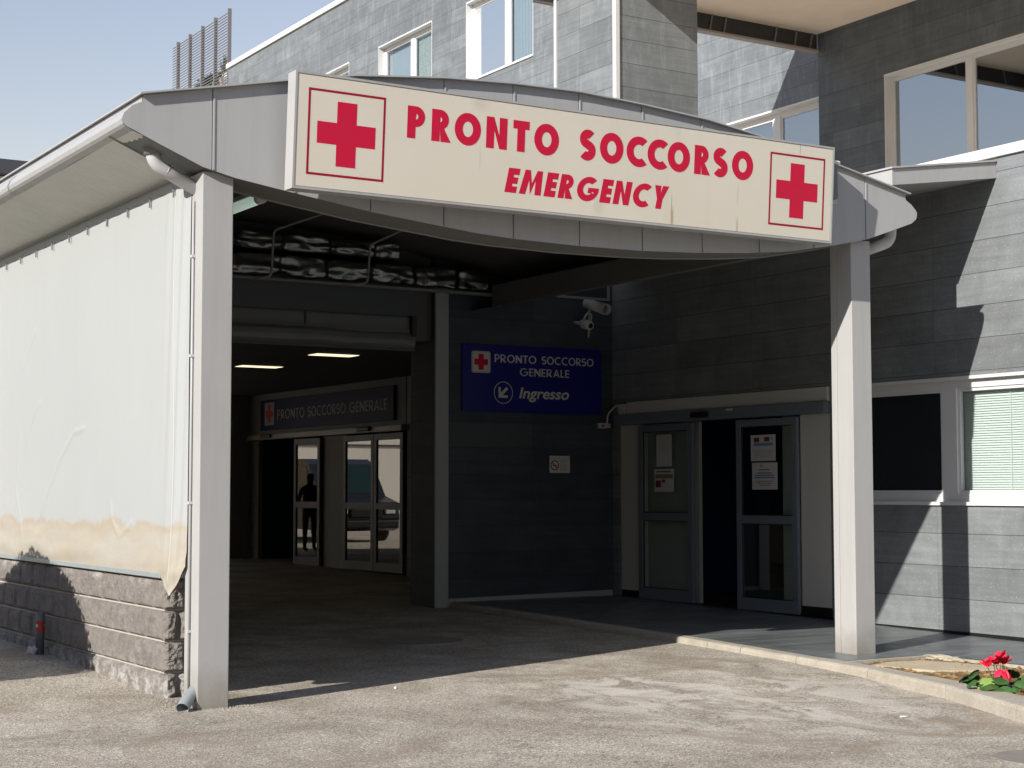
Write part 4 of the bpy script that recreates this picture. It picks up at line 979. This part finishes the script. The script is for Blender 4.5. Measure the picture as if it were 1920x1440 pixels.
mb = MB(); mb.tube([tarp(((12.06 - 11.775) / 7.205) ** (1 / 1.6), .02 + .96 * k / 60) for k in range(61)], .0035, 5); mb.build('seam', paint('seam', (.50, .50, .48), .6), tp)

bw = thing('block_wall', 'low dark split-face concrete block wall under the white tarpaulin', 'wall', (4.55, 14.5, 0))
mb = MB(); mo = MB()
XB, YB0 = 4.42, 12.30
mo.box(XB + .022, XB + .27, YB0 + .024, 19.0, -.08, .925)
def blockface(mb, o, du, dv, nrm, w, h, seed, rough, nu=14, nv=10):
    o, du, dv, nrm = Vector(o), Vector(du), Vector(dv), Vector(nrm)
    def fn(u, v):
        e_ = min(1, min(u, 1 - u) * w / .034) * min(1, min(v, 1 - v) * h / .02)
        p = o + du * (u * w) + dv * (v * h)
        d_ = rough * (.55 * noise.noise(p * 14 + Vector((seed, 0, 0))) + .35 * noise.noise(p * 33) + .2 * noise.noise(p * 70)) + .4 * rough
        return p + nrm * (d_ * e_ + .004 * e_ - .020 * (1 - e_))
    mb.grid(fn, nu, nv, False)
zs = [-.05, .198, .438, .678, .922]
for r_ in range(4):
    z0, z1 = zs[r_] + .006, zs[r_ + 1] - .006
    y = YB0 + (.0 if r_ % 2 == 0 else 0); first = .25 if r_ % 2 else .42
    L_ = first
    while y < 18.9:
        blockface(mb, (XB, y + .004, z0), (0, 1, 0), (0, 0, 1), (-1, 0, 0), L_ - .012, z1 - z0, r_ * 3.1 + y, .016, 18 if y < 15 else 10, 12 if y < 15 else 7); y += L_; L_ = .42
    cut = [.0, .19, .27] if r_ % 2 else [.0, .13, .27]
    for a, b in zip(cut, cut[1:]): blockface(mb, (XB + a + .002, YB0, z0), (1, 0, 0), (0, 0, 1), (0, -1, 0), b - a - .006, z1 - z0, r_ * 7.7 + a, .042, 20, 24)
mb.build('block', M['block'], bw, fix=False)['kind'] = 'stuff'
mo.build('mortar', M['mortar'], bw)
mb = MB(); mb.bbox(XB - .035, XB + .30, YB0 - .01, 19.0, .926, .966, .004); mb.build('wall_cap', M['galv'], bw)

# vent pipe at the foot of the wall
vp = thing('vent_pipe', 'short grey pipe with red label standing against the block wall', 'pipe', (4.32, 15.4, .05))
gzp = gz(4.3, 15.4)
MB().tube([(4.335, 15.36, gzp - .02), (4.335, 15.34, .48)], .040, 16).build('pipe', paint('dark grey pipe', (.13, .14, .16), .4, .08, 8), vp)
MB().tube([(4.335, 15.3405, .30), (4.335, 15.3402, .40)], .0412, 16, caps=False).build('red_label', paint('red label', (.45, .05, .04), .5), vp)
MB().tube([(4.335, 15.3412, .345), (4.335, 15.3411, .372)], .0418, 16, caps=False).build('white_label', M['white'], vp)
MB().tube(arcpath([(4.335, 15.36, .16), (4.32, 15.40, .10), (4.24, 15.42, gzp + .03)], .04, 5), [.047] * 8 if False else .047, 14).build('elbow', M['pipe'], vp)

# ------------------------------------------------------------------ roof louvre, plants, far building
lv = thing('louvre_screen', 'tall open louvre screen on the roof end against the sky', 'screen', (19.5, 51, 14))
LY = [48.78, 49.98, 51.13, 52.29, 53.43]
for y in LY: MB().box(19.44, 19.56, y - .025, y + .025, 13.0, 17.0).build('post', M['louver'], lv)
mb = MB(); z = 13.2
while z < 16.95: mb.add([(19.46, 48.8, z), (19.46, 53.9, z), (19.50, 53.9, z + .006), (19.50, 48.8, z + .006), (19.46, 48.8, z + .018), (19.46, 53.9, z + .018), (19.50, 53.9, z + .024), (19.50, 48.8, z + .024)], [(0, 1, 2, 3), (4, 7, 6, 5), (0, 4, 5, 1), (2, 6, 7, 3)]); z += .094
mb.build('louvre_slats', M['louver'], lv)
def leafclump(mb, c, rad, n, size, up=.3, flat=1.0):
    for _ in range(n):
        d = Vector((random.gauss(0, 1), random.gauss(0, 1), random.gauss(0, 1))).normalized() * rad * random.random() ** .4
        p = Vector(c) + Vector((d.x, d.y, d.z * flat)); n_ = (d.normalized() + Vector((random.gauss(0, .6), random.gauss(0, .6), up + random.gauss(0, .5)))).normalized()
        u = n_.orthogonal().normalized(); u.rotate(Matrix.Rotation(random.uniform(0, 6.28), 3, n_)); w = n_.cross(u); s_ = size * random.uniform(.6, 1.3)
        mb.add([p - u * s_, p + w * s_ * .45 + n_ * s_ * .12, p + u * s_, p - w * s_ * .45 + n_ * s_ * .12], [(0, 1, 2, 3)])
rp = thing('roof_shrub', 'low green shrub on the roof edge behind the louvre screen', 'plant', (20.4, 53.3, 15.3))
mb = MB(); leafclump(mb, (20.45, 52.6, 15.55), .30, 240, .09); leafclump(mb, (20.45, 53.3, 15.5), .36, 260, .09); leafclump(mb, (20.45, 54.1, 15.40), .3, 200, .09); leafclump(mb, (20.45, 51.8, 15.5), .25, 200, .09); mb.build('foliage', M['shrub'], rp, fix=False)
MB().box(20.4, 20.7, 51.4, 54.6, 15.0, 15.33).build('trough', M['concrete'], rp)
rp = thing('agave_plant', 'spiky agave on the roof just left of the stone gable', 'plant', (20.4, 51.3, 15.4))
mb = MB()
for k in range(34):
    a = random.uniform(0, 6.28); tl = random.uniform(.15, .6); L_ = random.uniform(.5, .95); dx, dy = math.cos(a) * tl, math.sin(a) * tl
    p0 = Vector((20.45, 51.55, 15.45)); tip = p0 + Vector((dx * .6, dy, math.sqrt(max(.05, 1 - tl * tl)))) * L_; s_ = Vector((-dy, dx, 0)).normalized() * .035
    m_ = (p0 + tip) / 2 + Vector((0, 0, .05)); mb.add([p0 - s_, p0 + s_, m_ + s_, m_ - s_, tip], [(0, 1, 2, 3), (3, 2, 4)])
mb.build('foliage', leafmat('agave leaf', (.10, .11, .07), (.20, .20, .12)), rp, fix=False)
MB().tube([(20.45, 51.55, 15.2), (20.45, 51.55, 15.46)], [.16, .2], 12).build('planter', M['concrete'], rp)

fb = thing('cream_building', 'long cream building with dark roof edge seen past the left eave', 'building', (2, 60, 0))
MB().box(-22, 15.8, 60, 72, -.1, 13.0).build('wall', M['far_wall'], fb)
MB().box(-22.4, 16.2, 59.5, 72.4, 13.02, 13.55).build('roof_edge', M['far_roof'], fb)
mb = MB()
for x in range(-20, 15, 4):
    for z in (4.6, 8.4): mb.box(x, x + 1.5, 59.96, 60.0, z, z + 1.6)
mb.build('window', M['far_roof'], fb)
mb = MB(); mb.box(-22, 15.8, 59.94, 59.999, 3.4, 3.47); mb.build('pipe_run', M['far_roof'], fb)

# parked van and a standing person, seen mirrored in the far door glass
vn = thing('parked_van', 'dark van parked facing the passage, mirrored in the far door glass', 'van', (7.5, 40, gz(7.5, 40)))
z0 = gz(7.5, 38)
prof = [(38.0, .35), (37.95, .62), (38.05, 1.02), (38.75, 1.18), (39.45, 2.02), (39.8, 2.16), (42.9, 2.18), (43.1, 2.0), (43.15, .38), (38.3, .28)]
MB().prism([(y, z + z0) for y, z in prof], 'x', 6.55, 8.45).build('body', paint('shade-dark van paint', (.02, .022, .03), .25, .05, 2), vn)  # near-black paint carries the shade the van stands in
mb = MB(); mb.quad((6.66, 38.795, 1.25 + z0), (8.34, 38.795, 1.25 + z0), (8.26, 39.405, 1.98 + z0), (6.74, 39.405, 1.98 + z0)); M['van_glass'] = paint('dark green van glass', (.012, .035, .030), .2, .05, 4)
mb.build('windscreen', M['van_glass'], vn)
for x in (6.542, 8.458):
    mb = MB(); mb.quad((x, 39.2, 1.3 + z0), (x, 42.8, 1.3 + z0), (x, 42.8, 1.95 + z0), (x, 39.6, 1.95 + z0)); mb.build('side_window', M['van_glass'], vn)
    for y in (38.9, 42.2):
        w = MB().tube([(x - .1 if x > 7.5 else x + .1, y, .34 + z0), (x + .015 if x > 7.5 else x - .015, y, .34 + z0)], .34, 24).build('wheel', M['black'], vn)
        MB().tube([(x + .012 if x > 7.5 else x - .012, y, .34 + z0), (x + .022 if x > 7.5 else x - .022, y, .34 + z0)], .2, 16).build('rim', M['galv'], w)
for x in (6.68, 8.04): MB().bbox(x, x + .28, 37.93, 38.03, .72 + z0, .92 + z0, .02).build('headlight', M['white'], vn)
MB().bbox(6.6, 8.4, 37.88, 38.02, .38 + z0, .56 + z0, .03).build('bumper', M['black'], vn)
MB().bbox(7.05, 7.95, 37.93, 38.02, .64 + z0, .84 + z0, .01).build('grille', M['black'], vn)

PZ = gz(11, 33.8); 
J = [((0, 0, .95), .150), ((0, 0, 1.12), .150), ((0, 0, 1.32), .165), ((0, 0, 1.44), .12), ((0, -.01, 1.52), .055), ((0, -.02, 1.60), .085), ((0, -.02, 1.70), .095), ((0, -.015, 1.76), .06),
     ((.10, 0, .88), .105), ((.11, .01, .50), .072), ((.115, .02, .09), .048), ((.125, -.13, .045), .036),
     ((-.10, 0, .88), .105), ((-.11, .01, .50), .072), ((-.115, .02, .09), .048), ((-.125, -.13, .045), .036),
     ((.20, 0, 1.40), .062), ((.27, .02, 1.13), .048), ((.22, -.16, 1.0), .036), ((.16, -.22, .98), .034),
     ((-.20, 0, 1.40), .062), ((-.27, .02, 1.13), .048), ((-.22, -.16, 1.0), .036), ((-.16, -.22, .98), .034)]
E_ = [(0, 1), (1, 2), (2, 3), (3, 4), (4, 5), (5, 6), (6, 7), (0, 8), (8, 9), (9, 10), (10, 11), (0, 12), (12, 13), (13, 14), (14, 15), (3, 16), (16, 17), (17, 18), (18, 19), (3, 20), (20, 21), (21, 22), (22, 23)]
me = bpy.data.meshes.new('person'); me.from_pydata([p for p, r_ in J], E_, []); po = bpy.data.objects.new('person', me); COL.objects.link(po)
po.location = (11.0, 33.8, PZ); ORG['person'] = (11.0, 33.8, PZ); md = po.modifiers.new('skin', 'SKIN')
for vtx, (p, r_) in zip(me.skin_vertices[0].data, J): vtx.radius = (r_ * (1.15 if p[2] > .9 and abs(p[0]) < .05 and p[2] < 1.45 else 1), r_ * .85 if p[2] < 1.5 else r_)
me.skin_vertices[0].data[0].use_root = True
po.modifiers.new('sub', 'SUBSURF').render_levels = 2
me.materials.append(paint('dark clothes', (.02, .02, .024), .8, .1, 4))
tag(po, 'dark clothed person standing with hands in front, mirrored in the far door glass', 'person')

# ------------------------------------------------------------------ planting bed things
def pebble(mb, c, s, seed):
    bm = bmesh.new(); bmesh.ops.create_icosphere(bm, subdivisions=2, radius=1)
    v = [Vector(c) + Vector((p.co.x * s[0], p.co.y * s[1], p.co.z * s[2])) * (1 + .28 * noise.noise(p.co * 1.4 + Vector((seed, 0, 0)))) for p in bm.verts]
    bm.verts.index_update(); mb.add(v, [[q.index for q in f_.verts] for f_ in bm.faces]); bm.free()
sl = MB(); zz_ = pz(10.7)
out = [(10.86, 11.02), (11.16, 10.95), (11.38, 10.20), (11.20, 10.02), (10.62, 10.28), (10.48, 10.90)]
sl.prism(out, 'z', zz_ - .06, zz_ - .008)
so = sl.build('stone_slab', paint('sandy slab', (.46, .39, .28), .9, .2, 4, bump=.5, bscale=40), label='flat sandy stone slab lying in the planting bed beside the right post', cat='slab', org=(10.95, 10.6, 0))
mb = MB()
def chunk(u, v):
    a = 2 * math.pi * u; r_ = math.sin(math.pi * v); k = 1 / max(abs(math.cos(a)), abs(math.sin(a))) ** .6
    p = Vector((math.cos(a) * r_ * k, -math.cos(math.pi * v), math.sin(a) * r_ * k)); w_ = 1 + .35 * noise.noise(p * 2.2) + .2 * noise.noise(p * 6 + Vector((3, 0, 0)))
    return (11.46 + p.x * .055 * w_, 10.98 + p.y * .27, zz_ - .015 + p.z * .032 * w_)
mb.grid(chunk, 36, 40, False); mb.build('rough_stone', paint('rough pale stone', (.40, .355, .28), .9, .3, 12, bump=1.0, bscale=60), label='rough pale stone lying along the paving edge by the bed', cat='stone', org=(11.46, 10.98, zz_))
mb = MB()
for i in range(420):
    y = random.uniform(7.6, 11.1); x = random.uniform(kerb_at(y) + .25, 11.5); s_ = random.uniform(.006, .02)
    pebble_c = (x, y, pz(y) - .02)
    u = Vector((random.gauss(0, 1), random.gauss(0, 1), random.gauss(0, .4))).normalized() * s_ * 1.8; w = u.orthogonal().normalized() * s_ * .6
    p = Vector(pebble_c); mb.add([p - u - w, p + u - w, p + u + w, p - u + w, p + Vector((0, 0, s_ * .6))], [(0, 1, 4), (1, 2, 4), (2, 3, 4), (3, 0, 4), (0, 3, 2, 1)])
o = mb.build('bark_mulch', paint('bark chips', (.26, .16, .07), .95, .4, 30), kind='stuff', fix=False)

# cyclamen
fp = thing('flowering_plant', 'cyclamen with crimson flowers and green leaves behind the kerb', 'plant', (10.12, 9.12, .05))
PB = Vector((10.15, 9.12, pz(9.12) - .01))
def heartleaf(mb, c, size, tilt, az):
    N_ = 12; pts = []
    for k in range(N_ * 2):
        a = math.pi * k / N_; r_ = (1 - .35 * math.cos(a)) * (.82 + .10 * abs(math.sin(a)))
        if k == 0: r_ = .35
        pts.append(Vector((-r_ * math.cos(a) + .15, r_ * math.sin(a) * .86, 0)) * size)
    for p in pts: p.z = -(p.length ** 2) / size * .22 + .006 * random.uniform(-1, 1)
    Mx = Matrix.Rotation(az, 4, 'Z') @ Matrix.Rotation(tilt, 4, 'Y')
    v = [Vector(c) + (Mx @ p) for p in pts] + [Vector(c) + (Mx @ Vector((0, 0, .012)))]
    n_ = len(pts); mb.add(v, [(i, (i + 1) % n_, n_) for i in range(n_)], True)
fol = MB(); stm = MB()
for k in range(38):
    a = random.uniform(0, 6.28); rr = .05 + .27 * math.sqrt(random.random()); c = PB + Vector((rr * math.cos(a), rr * math.sin(a), random.uniform(.05, .15) - rr * .12))
    heartleaf(fol, c, random.uniform(.055, .088), random.uniform(.0, .7), a + random.uniform(-.4, .4)); stm.tube([PB + Vector((rr * .1 * math.cos(a), rr * .1 * math.sin(a), -.02)), PB + Vector((rr * .6 * math.cos(a), rr * .6 * math.sin(a), .03)), c], .004, 5)
fol.build('foliage', M['leaf'], fp, fix=False); stm.build('stem', M['stem'], fp, fix=False)
fl_ = MB(); heartleaf(fl_, (9.93, 9.06, .125), .085, .55, 3.5); heartleaf(fl_, (9.97, 9.00, .085), .05, .6, 3.9); fl_.build('pale_leaf', M['leaf_light'], fp, fix=False)
for k, (dx, dy, hz) in enumerate(((-.055, .0, .245), (.0, -.02, .275), (.055, .01, .245), (-.10, .02, .215), (.01, .03, .225), (.045, -.03, .185), (-.015, -.03, .195), (.085, .02, .225))):
    c = Vector((10.105 + dx, 9.1 + dy, hz)); fm = MB()
    for q in range(5):
        a = q * 1.2566 + random.uniform(-.3, .3) + k; L_ = random.uniform(.075, .105); o_ = Vector((math.cos(a), math.sin(a), 0)); sd = Vector((-o_.y, o_.x, 0)); up = random.uniform(.7, 2.0) * (1 if k not in (5, 6) else -1)
        d = (o_ + Vector((0, 0, up))).normalized(); P = []
        for i in range(5):
            t2 = i / 4; wd = .032 * math.sin(math.pi * (.12 + .80 * t2)); ctr = c + d * L_ * t2 + Vector((0, 0, -.02 * t2 * t2)); P += [ctr - sd * wd, ctr + Vector((0, 0, .006)), ctr + sd * wd]
        fm.add(P, [(3 * i + j, 3 * i + j + 1, 3 * i + j + 4, 3 * i + j + 3) for i in range(4) for j in range(2)], True)
    fm.build('flower', M['petal'], fp, fix=False)
    MB().tube([PB + Vector((0, 0, -.02)), (PB + c) / 2 + Vector((dx * .2, 0, 0)), c], .0035, 5).build('flower_stem', M['stem'], fp, fix=False)

# ------------------------------------------------------------------ ground details
def flatdisc(name, label, cat, c, r, mat, h=.006):
    z = gz(c[0], c[1]) + .004
    return MB().tube([(c[0], c[1], z - .03), (c[0], c[1], z + h)], r, 40).build(name, mat, label=label, cat=cat, org=(c[0], c[1], z))
t = NT('cast iron cover'); ck = t.n('ShaderNodeTexChecker'); t.l(t.pos(), ck.inputs['Vector']); ck.inputs['Scale'].default_value = 26
t.bump(ck.outputs['Fac'], .6, .01); M['iron'] = t.fin(t.mix(t.noise(8, 4), (.20, .18, .155), (.29, .265, .23)), .7, .1)
flatdisc('manhole_cover', 'dark round manhole cover in the shaded driveway under the canopy', 'manhole cover', (8.25, 15.2), .46, M['iron'])
flatdisc('drain_cover', 'dark drain cover at the lower right corner of the road', 'drain cover', (8.22, 7.05), .30, M['iron'])
mb = MB(); z = gz(8.84, 8.85) + .003
mb.tube([(8.80, 8.86, z + .004), (8.875, 8.84, z + .004)], .006, 8); mb.build('cigarette_end', M['paper'], label='white cigarette end lying on the sunlit asphalt near the kerb', cat='litter', org=(8.84, 8.85, z))
mb = MB(); z = gz(6.24, 11.9); pebble(mb, (6.24, 11.91, z + .008), (.014, .014, .011), 1); mb.build('white_pebble', M['paper'], label='tiny white pebble at the edge of the canopy shadow', cat='pebble', org=(6.24, 11.91, z))
mb = MB()
random.seed(11)
for i in range(900):
    if i < 420: x = random.uniform(4.2, 4.85); y = 11.62 - abs(random.gauss(0, .05)) if x > 4.45 else random.uniform(11.6, 12.28)
    elif i < 640: y = random.uniform(12.3, 15.5); x = 4.36 - abs(random.gauss(0, .12))
    else: y = random.uniform(7.2, 11.2); x = random.uniform(3.0, kerb_at(y) - .05)
    s_ = random.uniform(.003, .010); p = Vector((x, y, gz(x, y) + s_ * .4)); u = Vector((random.gauss(0, 1), random.gauss(0, 1), random.gauss(0, .5))).normalized() * s_; w = Vector((-u.y, u.x, 0)); tp_ = p + Vector((0, 0, s_ * .7))
    mb.add([p - u, p - w, p + u, p + w, tp_, p - Vector((0, 0, s_ * .7))], [(0, 1, 4), (1, 2, 4), (2, 3, 4), (3, 0, 4), (1, 0, 5), (2, 1, 5), (3, 2, 5), (0, 3, 5)])
mb.build('loose_gravel', paint('gravel', (.36, .32, .26), .9, .5, 60), kind='stuff', fix=False)

# clipped shrub standing left of the view; it shades the block wall
sb = thing('clipped_shrub', 'rounded clipped shrub on the verge left of the block wall', 'shrub', (1.75, 14.55, 0))
mb = MB(); random.seed(5)
for _ in range(8000):
    d = Vector((random.gauss(0, 1), random.gauss(0, 1), random.gauss(0, 1))).normalized(); k = 1 + .05 * noise.noise(d * 3)
    rr = k * random.uniform(.93, 1.0)
    p = Vector((1.75 + d.x * 1.25 * rr, 14.98 + d.y * 1.93 * rr, 1.13 + d.z * 1.17 * rr)); n_ = (d + Vector((random.gauss(0, .4), random.gauss(0, .4), random.gauss(0, .4)))).normalized()
    u = n_.orthogonal().normalized(); u.rotate(Matrix.Rotation(random.uniform(0, 6.28), 3, n_)); w = n_.cross(u); s_ = random.uniform(.035, .07)
    mb.add([p - u * s_, p + w * s_ * .6, p + u * s_, p - w * s_ * .6], [(0, 1, 2, 3)])
mb.build('foliage', M['shrub'], sb, fix=False)
mb = MB(); 
bm = bmesh.new(); bmesh.ops.create_icosphere(bm, subdivisions=4, radius=1)
vv_ = [Vector((1.75 + q.co.x * 1.20, 14.98 + q.co.y * 1.88, 1.13 + q.co.z * 1.13)) + q.co * (.05 * noise.noise(q.co * 4)) for q in bm.verts]; bm.verts.index_update()
mb.add(vv_, [[q.index for q in f_.verts] for f_ in bm.faces]); bm.free(); mb.build('shadow_core', M['shrub'], sb, fix=False)  # solid core added so the shrub casts an opaque shadow
mb = MB(); mb.tube([(1.75, 14.72, -.05), (1.75, 14.72, .6), (1.8, 14.74, 1.2)], [.10, .08, .05], 10); mb.build('trunk', M['bark'], sb)

# unseen houses added far left to block low sky light, below the sun
hb = thing('sky_blocker_houses', 'added row of brown houses out of view at far left, blocking low sky light', 'building', (-47, -10, 0))
MB().box(-56, -42, -70, 45, -.6, 16).build('wall', paint('brown render', (.14, .12, .10), .9, .1, .5), hb)
MB().prism([(-56.5, 16.01), (-41.5, 16.01), (-49, 18.5)], 'y', -70.5, 45.5).build('roof', paint('roof tiles', (.16, .08, .05), .9, .2, 2), hb)
# unseen building added behind the viewer to cut sky light under the canopy
ab = thing('sky_blocker_building', 'added long brown building out of view behind the viewer, blocking sky light', 'building', (20, -26, 0))
MB().box(-6, 80, -40, -26, -.6, 19).build('wall', paint('brown render', (.16, .13, .11), .9, .1, .5), ab)
MB().box(-6.3, 80.3, -40.3, -25.7, 19.01, 19.5).build('roof_edge', M['far_roof'], ab)
for x in range(-3, 78, 5):
    mb = MB()
    for z in (1.2, 4.8, 8.4, 12.0, 15.6): mb.box(x, x + 2.2, -25.999, -25.95, z, z + 1.7)
    mb.build('window', M['far_roof'], ab)
# ------------------------------------------------------------------ light, sky, camera
SUN = Vector((1, .372, -.560))
elev = math.atan2(.560, math.hypot(1, .372)); azim = math.atan2(-SUN.x, -SUN.y) % (2 * math.pi)
sl_ = bpy.data.lights.new('sun', 'SUN'); sl_.energy = 5.0; sl_.angle = R(.5); sl_.color = (1, .95, .875)
so_ = bpy.data.objects.new('sun', sl_); COL.objects.link(so_); so_.rotation_euler = SUN.to_track_quat('-Z', 'Y').to_euler(); so_.location = (-10, -4, 12)
wd = bpy.data.worlds.new('World'); SC.world = wd; wd.use_nodes = True; wt = wd.node_tree
sk = wt.nodes.new('ShaderNodeTexSky'); sk.sky_type = 'NISHITA'; sk.sun_disc = False; sk.sun_elevation = elev; sk.sun_rotation = azim
sk.altitude = 50; sk.air_density = 1.55; sk.dust_density = 0.3; sk.ozone_density = 1.0
wb = wt.nodes.new('ShaderNodeMix'); wb.data_type = 'RGBA'; wb.blend_type = 'MULTIPLY'; wb.inputs[0].default_value = 1; wb.inputs[7].default_value = (1.20, 1.0, 1.05, 1); wb.clamp_result = False
wt.links.new(sk.outputs[0], wb.inputs[6]); wt.links.new(wb.outputs[2], wt.nodes['Background'].inputs[0]); wt.nodes['Background'].inputs[1].default_value = .105

cam = bpy.data.cameras.new('camera'); co = bpy.data.objects.new('camera', cam); COL.objects.link(co); SC.camera = co
yaw, tl, rl = .55284375, .0646116, -.0012079
f = Vector((math.sin(yaw) * math.cos(tl), math.cos(yaw) * math.cos(tl), math.sin(tl))); rt = Vector((math.cos(yaw), -math.sin(yaw), 0)); up = rt.cross(f)
r2 = rt * math.cos(rl) + up * math.sin(rl); u2 = -rt * math.sin(rl) + up * math.cos(rl)
co.matrix_world = Matrix(((r2.x, u2.x, -f.x, 0), (r2.y, u2.y, -f.y, 0), (r2.z, u2.z, -f.z, 1.6), (0, 0, 0, 1)))
cam.sensor_fit = 'HORIZONTAL'; cam.sensor_width = 36; cam.lens = 36 * 3084.1 / 1920; cam.clip_start = .1; cam.clip_end = 1500
vs_ = SC.view_settings; vs_.view_transform = 'Standard'; vs_.look = 'None'; vs_.exposure = 0.35; vs_.gamma = 1
SC.render.film_transparent = False
SC.cycles.max_bounces = 8; SC.cycles.transparent_max_bounces = 16
